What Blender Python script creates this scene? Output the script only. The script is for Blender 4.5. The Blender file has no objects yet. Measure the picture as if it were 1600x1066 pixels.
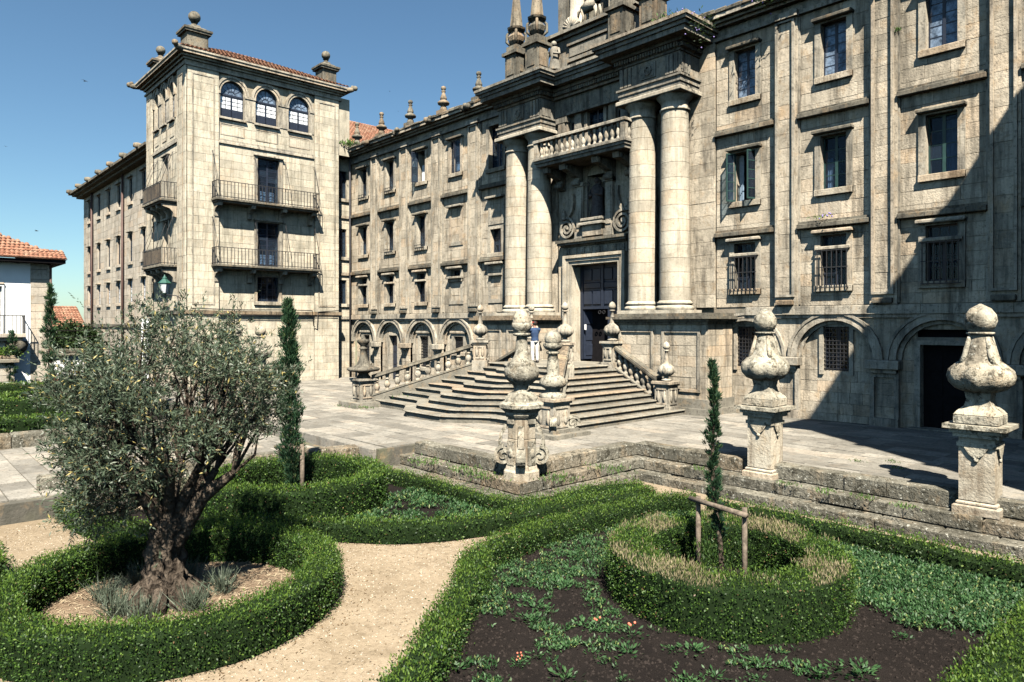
import bpy, math, random
import numpy as np
from mathutils import Matrix, Vector
random.seed(7); rng = np.random.default_rng(7)
R = math.radians
sc = bpy.context.scene
col = sc.collection
# ------------------------------------------------------------------ camera
CAM_H = 3.3
cam = bpy.data.cameras.new('camera'); camo = bpy.data.objects.new('camera', cam); col.objects.link(camo)
cam.sensor_width = 36.0; cam.lens = 36.0*1086/1600; cam.shift_y = -26.0/1600
cam.clip_start = 0.1; cam.clip_end = 6000
camo.location = (0, 0, CAM_H); camo.rotation_euler = (R(90), 0, R(90-42.5))
sc.camera = camo
# ------------------------------------------------------------------ light
SUN = Vector((1.0, -0.78, 1.6)).normalized()
w = bpy.data.worlds.new('World'); sc.world = w; w.use_nodes = True
nt = w.node_tree
sky = nt.nodes.new('ShaderNodeTexSky'); sky.sky_type = 'NISHITA'; sky.sun_disc = False
sky.sun_elevation = math.asin(SUN.z); sky.sun_rotation = math.atan2(SUN.x, SUN.y)
sky.altitude = 100; sky.air_density = 1.0; sky.dust_density = 0.4; sky.ozone_density = 0.6
tint = nt.nodes.new('ShaderNodeMix'); tint.data_type = 'RGBA'; tint.blend_type = 'MULTIPLY'; tint.inputs[0].default_value = 1.0; tint.inputs[7].default_value = (.66, .86, .92, 1)
nt.links.new(sky.outputs[0], tint.inputs[6]); nt.links.new(tint.outputs[2], nt.nodes['Background'].inputs[0]); nt.nodes['Background'].inputs[1].default_value = 0.05
sl = bpy.data.lights.new('sun', 'SUN'); sl.energy = 5.0; sl.angle = R(0.5); sl.color = (1.0, 0.93, 0.81)
so = bpy.data.objects.new('sun', sl); col.objects.link(so)
so.rotation_euler = SUN.to_track_quat('Z', 'Y').to_euler(); so.location = (20, -10, 40)
vs = sc.view_settings; vs.view_transform = 'Standard'; vs.look = 'None'; vs.exposure = 1.5; vs.gamma = 1.0; vs.use_curve_mapping = False
sc.render.engine = 'CYCLES'
sc.cycles.max_bounces = 6; sc.cycles.diffuse_bounces = 0; sc.cycles.glossy_bounces = 2; sc.cycles.transmission_bounces = 2; sc.cycles.transparent_max_bounces = 6

# ------------------------------------------------------------------ materials
class NT:
    def __init__(s, name):
        s.m = bpy.data.materials.new(name); s.m.use_nodes = True; s.t = s.m.node_tree
        s.b = s.t.nodes['Principled BSDF']; s.out = s.t.nodes['Material Output']
        g = s.t.nodes.new('ShaderNodeNewGeometry'); s.pos = g.outputs['Position']; s.isl = g.outputs['Random Per Island']
        s.objr = s.t.nodes.new('ShaderNodeObjectInfo').outputs['Random']; s.nrm = g.outputs['Normal']
    def link(s, a, b): s.t.links.new(a, b)
    def put(s, sock, v):
        if hasattr(v, 'links'): s.link(v, sock)
        else: sock.default_value = v if not isinstance(v, tuple) or len(v) != 3 or sock.type != 'RGBA' else v+(1,)
    def mapv(s, v, sc_):
        n = s.t.nodes.new('ShaderNodeVectorMath'); n.operation = 'MULTIPLY'; s.link(v, n.inputs[0]); n.inputs[1].default_value = sc_; return n.outputs[0]
    def noise(s, scale, det=4, rough=.6, stretch=None, dist=0):
        n = s.t.nodes.new('ShaderNodeTexNoise'); n.inputs['Scale'].default_value = scale; n.inputs['Detail'].default_value = det
        n.inputs['Roughness'].default_value = rough; n.inputs['Distortion'].default_value = dist
        s.link(s.mapv(s.pos, stretch) if stretch else s.pos, n.inputs['Vector']); return n.outputs[0]
    def vor(s, scale):
        n = s.t.nodes.new('ShaderNodeTexVoronoi'); n.inputs['Scale'].default_value = scale; s.link(s.pos, n.inputs['Vector']); return n.outputs['Distance']
    def ramp(s, v, a, b, lo=0., hi=1.):
        n = s.t.nodes.new('ShaderNodeMapRange'); s.link(v, n.inputs[0])
        n.inputs[1].default_value = a; n.inputs[2].default_value = b; n.inputs[3].default_value = lo; n.inputs[4].default_value = hi; return n.outputs[0]
    def math(s, op, a, b):
        n = s.t.nodes.new('ShaderNodeMath'); n.operation = op; s.put(n.inputs[0], a); s.put(n.inputs[1], b); return n.outputs[0]
    def mix(s, f, a, b, mode='MIX'):
        n = s.t.nodes.new('ShaderNodeMix'); n.data_type = 'RGBA'; n.blend_type = mode
        s.put(n.inputs[0], f); s.put(n.inputs[6], a); s.put(n.inputs[7], b); return n.outputs[2]
    def bump(s, h, st=.3, d=.02):
        n = s.t.nodes.new('ShaderNodeBump'); n.inputs['Strength'].default_value = st; n.inputs['Distance'].default_value = d
        s.link(h, n.inputs['Height']); s.link(n.outputs[0], s.b.inputs['Normal'])
    def done(s, c, rough=.85, spec=.2, metal=0):
        s.put(s.b.inputs['Base Color'], c); s.put(s.b.inputs['Roughness'], rough); s.b.inputs['Specular IOR Level'].default_value = spec
        s.b.inputs['Metallic'].default_value = metal; return s.m

def stone(name, c1, c2, c3, dark, stain=.6, grime=.5, var=.35, bump=.35, warm=.3, spots=0.):
    m = NT(name)
    n1 = m.noise(1.7, 3, .65); n2 = m.noise(.55, 2, .6); n3 = m.noise(9, 4, .7); n4 = m.noise(34, 2, .7)
    st = m.noise(1.0, 4, .72, (2.4, 2.4, .28)); rnd = m.math('FRACT', m.math('ADD', m.isl, m.objr), 0)
    c = m.mix(m.ramp(n1, .36, .60), c1, c2)
    c = m.mix(m.math('MULTIPLY', m.ramp(n2, .48, .64), .7), c, c3)
    c = m.mix(m.math('MULTIPLY', m.ramp(rnd, .74, .95), warm), c, (.34, .20, .095)); och = m.noise(2.6, 3, .7, (1, 1, .7), .3); c = m.mix(m.math('MULTIPLY', m.ramp(och, .54, .68), warm*1.3), c, (.40, .265, .14))
    v = m.ramp(rnd, 0, 1, 1-var, 1+var*.35); vv = m.t.nodes.new('ShaderNodeCombineColor')
    for i in range(3): m.link(v, vv.inputs[i])
    c = m.mix(1., c, vv.outputs[0], 'MULTIPLY')
    big = m.noise(.9, 4, .75, None, .5); sm = m.ramp(st, .50, .66)
    c = m.mix(m.math('MULTIPLY', sm, stain), c, dark); fs = m.noise(1.0, 3, .7, (7.5, 7.5, .55)); c = m.mix(m.math('MULTIPLY', m.ramp(fs, .53, .66), stain*.5), c, dark)
    c = m.mix(m.math('MULTIPLY', m.ramp(big, .54, .70), stain*.75), c, tuple(x*1.25 for x in dark))
    c = m.mix(m.math('MULTIPLY', m.ramp(n3, .54, .66), grime), c, dark)
    c = m.mix(m.math('MULTIPLY', m.ramp(n4, .56, .70), grime*.55), c, (.035, .032, .026))
    if spots:
        n5 = m.noise(5.5, 4, .75, None, .4); c = m.mix(m.math('MULTIPLY', m.ramp(n5, .54, .60), spots), c, (.035,.032,.022)); n6 = m.noise(13, 3, .7); c = m.mix(m.math('MULTIPLY', m.ramp(n6, .60, .66), spots*.8), c, (.50,.49,.42))
    m.bump(m.noise(16, 2, .7), bump*1.2, .03)
    return m.done(c, .9, .15)

M = {}
M['wall']   = stone('granite_ashlar', (.58,.505,.395), (.44,.385,.30), (.63,.55,.43), (.09,.08,.063), .72, .46, .28, .5, .34)
M['tower']  = stone('pale_ashlar', (.60,.54,.425), (.48,.435,.345), (.64,.58,.46), (.15,.138,.105), .55, .36, .24, .4, .2)
M['side']   = stone('side_ashlar', (.50,.445,.37), (.42,.375,.31), (.54,.485,.40), (.13,.115,.09), .6, .42, .22)
M['column'] = stone('column_granite', (.54,.485,.385), (.44,.395,.315), (.59,.535,.43), (.15,.132,.10), .6, .38, .2, .4, .25)
M['trim']   = stone('carved_granite', (.48,.43,.345), (.35,.32,.265), (.54,.485,.385), (.065,.06,.05), .75, .62, .2)
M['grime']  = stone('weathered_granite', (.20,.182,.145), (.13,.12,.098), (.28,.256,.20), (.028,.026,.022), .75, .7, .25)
M['dirt_shade']  = stone('shaded_weathered_granite', (.31,.285,.235), (.21,.195,.165), (.40,.37,.30), (.05,.047,.04), .75, .62, .2)  # weathered dark stone, with the upper portal's shadow put into its tone
M['urn']    = stone('lichen_granite', (.43,.40,.32), (.30,.275,.22), (.50,.46,.36), (.055,.05,.04), .6, .7, .15, .6, .2, .75)
M['pillar'] = stone('rust_streaked_granite', (.50,.45,.36), (.36,.31,.235), (.56,.51,.41), (.10,.07,.045), .75, .45, .2, .5, .3)
M['step']   = stone('step_granite', (.29,.268,.22), (.20,.187,.153), (.35,.325,.265), (.075,.07,.058), .3, .7, .3)
M['pave']   = stone('paving_granite', (.31,.29,.25), (.235,.22,.19), (.345,.32,.275), (.085,.08,.066), .3, .62, .38, .5, .1)
M['kerb']   = stone('mossy_kerb_granite', (.19,.178,.142), (.12,.112,.088), (.26,.243,.195), (.035,.034,.025), .5, .75, .25, .8, .2, .8)
M['mortar_pale'] = stone('pale_mortar', (.36,.33,.26), (.29,.265,.205), (.40,.37,.29), (.12,.11,.085), .4, .4, .0)
M['mortar'] = stone('mortar', (.27,.245,.20), (.20,.185,.15), (.31,.285,.235), (.08,.072,.056), .3, .3, .0)
M['joint']  = stone('paving_joint', (.13,.12,.10), (.09,.085,.07), (.15,.15,.09), (.05,.05,.04), .2, .3, .0)
def simple(name, c, rough=.6, spec=.3, metal=0, var=.15, nsc=6, bump=0):
    m = NT(name); n = m.noise(nsc, 4, .6)
    cc = m.mix(m.ramp(n, .35, .65), tuple(x*(1-var) for x in c), tuple(min(1, x*(1+var)) for x in c))
    if bump: m.bump(n, bump, .02)
    return m.done(cc, rough, spec, metal)
M['navy'] = simple('navy_painted_wood', (.018,.024,.040), .45, .4)
M['green'] = simple('green_painted_wood', (.022,.055,.05), .45, .4)
M['white_wood'] = simple('white_painted_wood', (.62,.62,.6), .5)
M['iron'] = simple('wrought_iron', (.022,.022,.024), .6, .4)
M['pipe'] = simple('rusty_downpipe', (.085,.05,.042), .6, .3)
M['greypipe'] = simple('grey_downpipe', (.10,.095,.10), .5, .4)
M['dark'] = simple('dark_interior', (.012,.011,.012), .95, .05)
M['curtain'] = simple('pale_curtain', (.62,.64,.66), .9, .1, 0, .12, 9)
M['blind'] = simple('white_shutter', (.75,.75,.74), .8, .1, 0, .05, 3)
M['plaster'] = simple('white_plaster', (.78,.78,.77), .9, .1, 0, .04, 1.5)
M['wood'] = simple('weathered_timber', (.135,.11,.085), .85, .15, 0, .4, 14, .3)
M['bronze'] = simple('dark_statue_stone', (.055,.052,.055), .7, .3, 0, .3, 8, .4)
M['lampgreen'] = simple('lamp_green_paint', (.02,.085,.065), .4, .5)
M['black'] = simple('black_plastic', (.01,.01,.011), .5)
M['signwhite'] = simple('sign_white', (.8,.8,.8), .6, .3, 0, .02)
M['skin'] = simple('skin', (.48,.27,.19), .6, .3)
M['blue_cloth'] = simple('navy_cloth', (.035,.06,.12), .9, .1)
M['pale_cloth'] = simple('pale_cloth', (.62,.60,.56), .9, .1)
M['red_cloth'] = simple('red_cloth', (.45,.05,.035), .9, .1)
M['yellow_cloth'] = simple('yellow_cloth', (.6,.4,.08), .9, .1)
M['hair'] = simple('dark_hair', (.02,.015,.012), .7, .3)
M['petal'] = simple('pink_petal', (.6,.16,.10), .7, .2)
M['violet'] = simple('violet_petal', (.28,.22,.5), .7, .2)
def mk_tile():
    m = NT('clay_tile'); rnd = m.math('FRACT', m.math('ADD', m.isl, m.objr), 0)
    c = m.mix(rnd, (.20,.085,.052), (.33,.17,.11)); n = m.noise(5, 4, .7); n2 = m.noise(1.3, 4)
    c = m.mix(m.math('MULTIPLY', m.ramp(n, .5, .7), .6), c, (.16,.10,.07)); c = m.mix(m.math('MULTIPLY', m.ramp(n2, .5, .7), .35), c, (.50,.38,.27))
    return m.done(c, .9, .15)
M['tile'] = mk_tile()
def mk_glass():
    m = NT('window_glass'); n = m.noise(1.6, 2)
    m.done(m.mix(m.objr, (.006,.010,.018), (.05,.07,.10)), .05, .6); m.bump(n, .12, .03)  # bluer panes hold a painted reflection in their base colour
    tr = m.t.nodes.new('ShaderNodeBsdfTransparent'); tr.inputs[0].default_value = (.72,.82,.92,1)
    mx = m.t.nodes.new('ShaderNodeMixShader'); mx.inputs[0].default_value = .72
    m.link(tr.outputs[0], mx.inputs[2]); m.link(m.b.outputs[0], mx.inputs[1]); m.link(mx.outputs[0], m.out.inputs[0]); return m.m
M['glass'] = mk_glass()
M['white_pane'] = simple('white_backed_pane', (.72,.74,.76), .12, .5, 0, .1, 5)
M['pale_pane'] = simple('curtain_reflection_pane', (.13,.175,.24), .06, .6, 0, .7, 7)  # curtains and a pale reflection painted together into the pane colour
def leafmat(name, a, b, c=None, cf=.12, tr=.3, rough=.5, spec=.35, trc=None, nsc=1.2):
    m = NT(name); k = m.mix(m.isl, a, b); n = m.noise(nsc, 3); k = m.mix(m.math('MULTIPLY', m.ramp(n, .4, .65), .45), k, tuple(x*.55 for x in a))
    if c:
        x = m.math('FRACT', m.math('MULTIPLY', m.isl, 37.), 0); k = m.mix(m.ramp(x, 1-cf, 1-cf+.02), k, c)
    m.done(k, rough, spec)
    t = m.t.nodes.new('ShaderNodeBsdfTranslucent'); m.link(k, t.inputs[0])
    mx = m.t.nodes.new('ShaderNodeMixShader'); mx.inputs[0].default_value = tr
    m.link(m.b.outputs[0], mx.inputs[1]); m.link(t.outputs[0], mx.inputs[2]); m.link(mx.outputs[0], m.out.inputs[0]); return m.m
M['box'] = leafmat('box_leaf', (.014,.042,.009), (.07,.14,.022), (.13,.21,.035), .07)
M['box2'] = leafmat('low_hedge_leaf', (.015,.042,.011), (.066,.128,.022), (.12,.18,.035), .07)
M['fresh'] = leafmat('fresh_box_shoot', (.06,.125,.018), (.15,.235,.038), None, .1, .35)
M['brownleaf'] = leafmat('brown_box_leaf', (.11,.065,.03), (.22,.14,.07), None, .1, .2)
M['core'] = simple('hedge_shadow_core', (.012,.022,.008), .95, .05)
M['dry'] = leafmat('dry_straw', (.20,.165,.095), (.42,.355,.225), (.09,.13,.03), .3, .2, .8, .1)
M['olive'] = leafmat('olive_leaf', (.038,.066,.038), (.125,.155,.10), (.40,.33,.12), .05, .2, .45, .4)
M['cypress'] = leafmat('cypress_spray', (.012,.042,.022), (.045,.095,.042), (.10,.13,.05), .08, .2, .6, .2)
M['cover'] = leafmat('ground_cover_leaf', (.022,.07,.022), (.075,.155,.055), (.20,.24,.08), .08, .3)
M['weed'] = leafmat('weed_leaf', (.05,.11,.025), (.13,.22,.05), None, .1, .3)
M['lav'] = leafmat('lavender_leaf', (.07,.09,.065), (.13,.16,.11), None, .1, .2)
M['tree'] = leafmat('tree_leaf', (.015,.035,.012), (.05,.085,.025), None, .1, .25)
def mk_bark():
    m = NT('olive_bark'); n = m.noise(9, 6, .75, (1, 1, .35), .6); n2 = m.noise(30, 4, .7); v = m.vor(12)
    c = m.mix(m.ramp(n, .35, .65), (.022,.016,.012), (.15,.12,.092)); c = m.mix(m.math('MULTIPLY', m.ramp(n2, .5, .7), .5), c, (.04,.03,.024))
    m.bump(m.math('ADD', m.math('MULTIPLY', n, 1.), m.math('MULTIPLY', v, .8)), 1., .08); return m.done(c, .95, .1)
M['bark'] = mk_bark()
def mk_ground(name, a, b, c, d, sc1=.5, sc2=14, sc3=70, bmp=.5):
    m = NT(name); n1 = m.noise(sc1, 5, .6); n2 = m.noise(sc2, 5, .7); n3 = m.noise(sc3, 3, .7); n4 = m.noise(3.2, 5, .7)
    k = m.mix(m.ramp(n1, .38, .62), a, b); k = m.mix(m.math('MULTIPLY', m.ramp(n2, .48, .68), .6), k, c)
    k = m.mix(m.math('MULTIPLY', m.ramp(n3, .55, .72), .7), k, d); k = m.mix(m.math('MULTIPLY', m.ramp(n4, .48, .66), .6), k, c)
    m.bump(m.math('ADD', n2, m.math('MULTIPLY', n3, .8)), bmp, .03); return m.done(k, .95, .1)
M['sand'] = mk_ground('sandy_gravel', (.30,.24,.168), (.235,.185,.125), (.155,.12,.078), (.42,.355,.26))
M['soil'] = mk_ground('dark_soil', (.0125,.0098,.0088), (.018,.0143,.0125), (.008,.0065,.006), (.04,.033,.028), .8, 9, 60, .9)
M['clod'] = simple('soil_clods', (.020,.016,.014), .95, .1, 0, .75, 25)
M['litter'] = mk_ground('dry_litter', (.23,.17,.115), (.17,.12,.08), (.10,.07,.045), (.36,.29,.21), 1., 10, 50, .7)
M['earth'] = mk_ground('far_earth', (.20,.18,.12), (.15,.15,.09), (.10,.10,.06), (.25,.22,.16))
M['strawbit'] = simple('straw_bits', (.34,.275,.185), .9, .1, 0, .3, 20)
M['pebble'] = simple('pebbles', (.40,.35,.28), .9, .1, 0, .4, 12)

# ------------------------------------------------------------------ mesh helpers
I4 = Matrix.Identity(4)
def frame(ox, oy, ang): return Matrix.Translation((ox, oy, 0)) @ Matrix.Rotation(ang, 4, 'Z')
class MB:
    def __init__(s, Mx=None): s.v = []; s.f = []; s.M = Mx; s.sm = []
    def add(s, vs_, fs, smooth=False, Mx=None):
        o = len(s.v)
        if Mx is not None: vs_ = [Mx @ Vector(p) for p in vs_]
        if s.M is not None: vs_ = [s.M @ Vector(p) for p in vs_]
        s.v += [tuple(p) for p in vs_]; s.f += [tuple(i+o for i in f) for f in fs]; s.sm += [smooth]*len(fs); return s
    def box(s, x0, x1, y0, y1, z0, z1, Mx=None):
        return s.add([(x0,y0,z0),(x1,y0,z0),(x1,y1,z0),(x0,y1,z0),(x0,y0,z1),(x1,y0,z1),(x1,y1,z1),(x0,y1,z1)],
              [(0,3,2,1),(4,5,6,7),(0,1,5,4),(1,2,6,5),(2,3,7,6),(3,0,4,7)], False, Mx)
    def cbox(s, x0, x1, y0, y1, z0, z1, c=.02, j=0., Mx=None):
        q = lambda: random.uniform(-j, j)
        P = [(x0+c,y0+c,z0),(x1-c,y0+c,z0),(x1-c,y1-c,z0),(x0+c,y1-c,z0),
             (x0,y0,z0+c),(x1,y0,z0+c),(x1,y1,z0+c),(x0,y1,z0+c),
             (x0,y0,z1-c),(x1,y0,z1-c),(x1,y1,z1-c),(x0,y1,z1-c),
             (x0+c,y0+c,z1),(x1-c,y0+c,z1),(x1-c,y1-c,z1),(x0+c,y1-c,z1)]
        if j: P = [(a+q(), b+q(), d+q()) for a, b, d in P]
        F = [(0,3,2,1),(12,13,14,15)]
        for k in (0, 4, 8):
            for i in range(4): F.append((k+i, k+(i+1) % 4, k+4+(i+1) % 4, k+4+i))
        return s.add(P, F, False, Mx)
    def prism(s, poly, z0, z1, Mx=None):
        n = len(poly); P = [(x, y, z0) for x, y in poly]+[(x, y, z1) for x, y in poly]
        return s.add(P, [tuple(range(n))[::-1], tuple(range(n, 2*n))]+[(i, (i+1) % n, n+(i+1) % n, n+i) for i in range(n)], False, Mx)
    def extr(s, poly, y0, y1, Mx=None):      # polygon in (x,z), extruded along y
        n = len(poly); P = [(x, y0, z) for x, z in poly]+[(x, y1, z) for x, z in poly]
        return s.add(P, [tuple(range(n)), tuple(range(n, 2*n))[::-1]]+[(i, n+i, n+(i+1) % n, (i+1) % n) for i in range(n)], False, Mx)
    def strip(s, inner, outer, y0, y1, Mx=None):  # band between two (x,z) polylines, extruded in y
        n = len(inner); P = []
        for a, b in zip(inner, outer): P += [(a[0],y0,a[1]),(b[0],y0,b[1]),(b[0],y1,b[1]),(a[0],y1,a[1])]
        F = [(0,1,2,3),(4*n-4,4*n-1,4*n-2,4*n-3)]
        for i in range(n-1):
            k = 4*i
            for j in range(4): F.append((k+j, k+4+j, k+4+(j+1) % 4, k+(j+1) % 4))
        return s.add(P, F, False, Mx)
    def lathe(s, cx, cy, prof, n=16, lob=None, square=False, rot=0., smooth=True, Mx=None):
        P = []; F = []; k = len(prof)
        if square: n = 4; rot = R(45); smooth = False
        for r, z in prof:
            for i in range(n):
                a = rot+2*math.pi*i/n; q = r*(math.sqrt(2) if square else 1)
                if lob and lob[2] <= z <= lob[3]: q *= 1+lob[1]*(abs(math.cos(lob[0]*a/2))-.5)
                P.append((cx+q*math.cos(a), cy+q*math.sin(a), z))
        for j in range(k-1):
            for i in range(n): F.append((j*n+i, j*n+(i+1) % n, (j+1)*n+(i+1) % n, (j+1)*n+i))
        s.add(P, F, smooth, Mx)
        s.add(P[:n], [tuple(range(n))[::-1]], False, Mx); s.add(P[-n:], [tuple(range(n))], False, Mx); return s
    def ball(s, c, r, n=12, m=8, sq=(1, 1, 1), Mx=None):
        P = []; F = []
        for j in range(m+1):
            t = math.pi*j/m; rr = max(math.sin(t), .02)
            for i in range(n): a = 2*math.pi*i/n; P.append((c[0]+r*sq[0]*rr*math.cos(a), c[1]+r*sq[1]*rr*math.sin(a), c[2]-r*sq[2]*math.cos(t)))
        for j in range(m):
            for i in range(n): F.append((j*n+i, j*n+(i+1) % n, (j+1)*n+(i+1) % n, (j+1)*n+i))
        return s.add(P, F, True, Mx)
    def tube(s, pts, rad, n=8, Mx=None, cap=True):
        if not hasattr(rad, '__len__'): rad = [rad]*len(pts)
        P = []; F = []; pts = [Vector(p) for p in pts]
        for i, p in enumerate(pts):
            d = (pts[min(i+1, len(pts)-1)]-pts[max(i-1, 0)]).normalized()
            a = d.orthogonal().normalized() if i == 0 else (pa-d*pa.dot(d)).normalized()
            pa = a; b = d.cross(a)
            for k in range(n): t = 2*math.pi*k/n; P.append(p+(a*math.cos(t)+b*math.sin(t))*float(rad[i]))
        for j in range(len(pts)-1):
            for i in range(n): F.append((j*n+i, j*n+(i+1) % n, (j+1)*n+(i+1) % n, (j+1)*n+i))
        if cap: F.append(tuple(range(n))[::-1]); F.append(tuple(range(len(P)-n, len(P))))
        return s.add(P, F, True, Mx)
    def mesh(s, name):
        me = bpy.data.meshes.new(name); me.from_pydata(s.v, [], s.f)
        if any(s.sm): me.polygons.foreach_set('use_smooth', s.sm)
        return me
    def obj(s, name, mat, parent=None, local=False, **kw):
        return ob(name, s.mesh(name), mat, parent, local, **kw)
def ob(name, me, mat, parent=None, local=False, loc=None, rot=None, scale=None, kind=None, label=None):
    o = bpy.data.objects.new(name, me); col.objects.link(o)
    if mat and not me.materials: me.materials.append(M[mat])
    if parent is not None:
        o.parent = parent
        if not local and parent.type == 'EMPTY': o.matrix_parent_inverse = Matrix.Translation(-Vector(parent.location))
    if loc is not None: o.location = loc
    if rot is not None: o.rotation_euler = rot
    if scale is not None: o.scale = scale
    if kind: o['kind'] = kind
    if label: o['label'] = label
    return o
def thing(name, label, cat, loc=(0, 0, 0), group=None, rz=0):
    o = bpy.data.objects.new(name, None); col.objects.link(o); o.location = loc; o.rotation_euler = (0, 0, rz)
    o.empty_display_size = .3; o['label'] = label; o['category'] = cat
    if group: o['group'] = group
    return o
def dup(root, loc, label, group=None, rz=0, scale=None):
    r = root.copy(); col.objects.link(r); r.location = loc; r.rotation_euler = (0, 0, rz); r['label'] = label
    if scale: r.scale = scale
    if group: r['group'] = group
    def rec(a, b):
        for ch in a.children:
            c = ch.copy(); col.objects.link(c); c.parent = b; rec(ch, c)
    rec(root, r); return r
def struct(name, mb, mat): o = mb.obj(name, mat); o['kind'] = 'structure'; return o

def leaves(name, pos, d, sd, L, W, mat, parent, local=False):
    n = len(pos); d = d/np.maximum(np.linalg.norm(d, axis=1, keepdims=True), 1e-6)
    sd = np.cross(d, sd); sd = sd/np.maximum(np.linalg.norm(sd, axis=1, keepdims=True), 1e-6)
    L = np.broadcast_to(L, (n,))[:, None]; W = np.broadcast_to(W, (n,))[:, None]
    co = np.empty((n, 4, 3)); co[:, 0] = pos; co[:, 1] = pos+d*L*.5+sd*W*.5; co[:, 2] = pos+d*L; co[:, 3] = pos+d*L*.5-sd*W*.5
    me = bpy.data.meshes.new(name); me.vertices.add(4*n); me.vertices.foreach_set('co', co.ravel())
    me.loops.add(4*n); me.loops.foreach_set('vertex_index', np.arange(4*n, dtype=np.int32))
    me.polygons.add(n); me.polygons.foreach_set('loop_start', np.arange(0, 4*n, 4, dtype=np.int32)); me.polygons.foreach_set('loop_total', np.full(n, 4, np.int32))
    me.update(calc_edges=True)
    return ob(name, me, mat, parent, local, kind='stuff')
rv = lambda n: rng.normal(size=(n, 3))

unit = MB().box(-.5, .5, -.5, .5, -.5, .5).mesh('ashlar_block')
UNITS = {}
def unitmesh(mat, name):
    k = (mat, name)
    if k not in UNITS: me = unit.copy(); me.name = name; me.materials.append(M[mat]); UNITS[k] = me
    return UNITS[k]

def arc(cx, cz, r, a0=180, a1=0, n=14, sy=1.): return [(cx+r*math.cos(R(a0+(a1-a0)*i/n)), cz+sy*r*math.sin(R(a0+(a1-a0)*i/n))) for i in range(n+1)]

# ------------------------------------------------------------------ masonry
class Masonry:
    """collects the ashlar blocks of one building: the 300 that show largest become parts, the rest one joined part"""
    def __init__(s, parent, mat): s.p = parent; s.mat = mat; s.b = []
    def field(s, Mx, u0, u1, z0, z1, holes=(), course=.42, L=(.55, 1.15), y=0., wall=None, gap=.012):
        zs = sorted({z0, z1, *[h[2] for h in holes if z0 < h[2] < z1], *[h[3] for h in holes if z0 < h[3] < z1]})
        for za, zb in zip(zs, zs[1:]):
            n = max(1, round((zb-za)/course)); ch = (zb-za)/n
            hs = sorted((h[0], h[1]) for h in holes if h[2] < zb-1e-4 and h[3] > za+1e-4)
            iv = []; u = u0
            for a, b in hs:
                if a > u: iv.append((u, min(a, u1)))
                u = max(u, b)
            if u < u1: iv.append((u, u1))
            for i in range(n):
                for a, b in iv:
                    x = a
                    while x < b-1e-4:
                        e = x+random.uniform(*L)
                        if b-e < L[0]*.7: e = b
                        pr = random.uniform(0, .014)
                        s.b.append((Mx, (x+e)/2, za+(i+.5)*ch, e-x-gap, ch-gap, y-pr, wall)); x = e
    def finish(s, limit=300):
        def key(b):
            P = b[0] @ Vector((b[1], 0, b[2])); d = (P-Vector((0, 0, CAM_H)))
            t = -.7373*P.x+.6756*P.y; l = .6756*P.x+.7373*P.y
            vis = t > 1 and abs(l/t) < .75 and -.53 < (P.z-CAM_H)/t < .49
            return -(b[3]*b[4]/d.length_squared) if vis else 1
        s.b.sort(key=key); rest = MB()
        for i, (Mx, u, z, wd, h, y, wall) in enumerate(s.b):
            if i < limit:
                o = ob('ashlar_block', unitmesh(s.mat, 'ashlar_block'), None, wall or s.p)
                o.matrix_basis = Mx @ Matrix.Translation((u, y+.04, z)) @ Matrix.Diagonal((wd, .08, h, 1))
            else: rest.box(u-wd/2, u+wd/2, y, y+.08, z-h/2, z+h/2, Mx)
        if rest.v: rest.obj('ashlar_blocks', s.mat, s.p, kind='stuff')
def wallsheet(name, Mx, u0, u1, z0, z1, holes, mat, parent, y=.03):
    us = sorted({u0, u1, *[c for h in holes for c in h[:2] if u0 < c < u1]}); zs = sorted({z0, z1, *[c for h in holes for c in h[2:4] if z0 < c < z1]})
    mb = MB(Mx)
    for a, b in zip(us, us[1:]):
        for c, d in zip(zs, zs[1:]):
            m, n = (a+b)/2, (c+d)/2
            if any(h[0] < m < h[1] and h[2] < n < h[3] for h in holes): continue
            mb.add([(a,y,c),(b,y,c),(b,y,d),(a,y,d)], [(0,1,2,3)])
    return mb.obj(name, mat, parent)

def sash(mb, x0, x1, z0, z1, y0, y1, cols, rows, fr=.045, bar=.028, glass=None):
    """one glazed leaf, returns pane rects"""
    mb.box(x0, x0+fr, y0, y1, z0, z1); mb.box(x1-fr, x1, y0, y1, z0, z1); mb.box(x0+fr, x1-fr, y0, y1, z0, z0+fr*1.4); mb.box(x0+fr, x1-fr, y0, y1, z1-fr, z1)
    a, b, c, d = x0+fr, x1-fr, z0+fr*1.4, z1-fr; P = []
    for i in range(1, cols): x = a+(b-a)*i/cols; mb.box(x-bar/2, x+bar/2, y0+.008, y1-.008, c, d)
    for j in range(1, rows): z = c+(d-c)*j/rows; mb.box(a, b, y0+.011, y1-.011, z-bar/2, z+bar/2)
    for i in range(cols):
        for j in range(rows): P.append((a+(b-a)*i/cols, a+(b-a)*(i+1)/cols, c+(d-c)*j/rows, c+(d-c)*(j+1)/rows))
    return P
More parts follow.
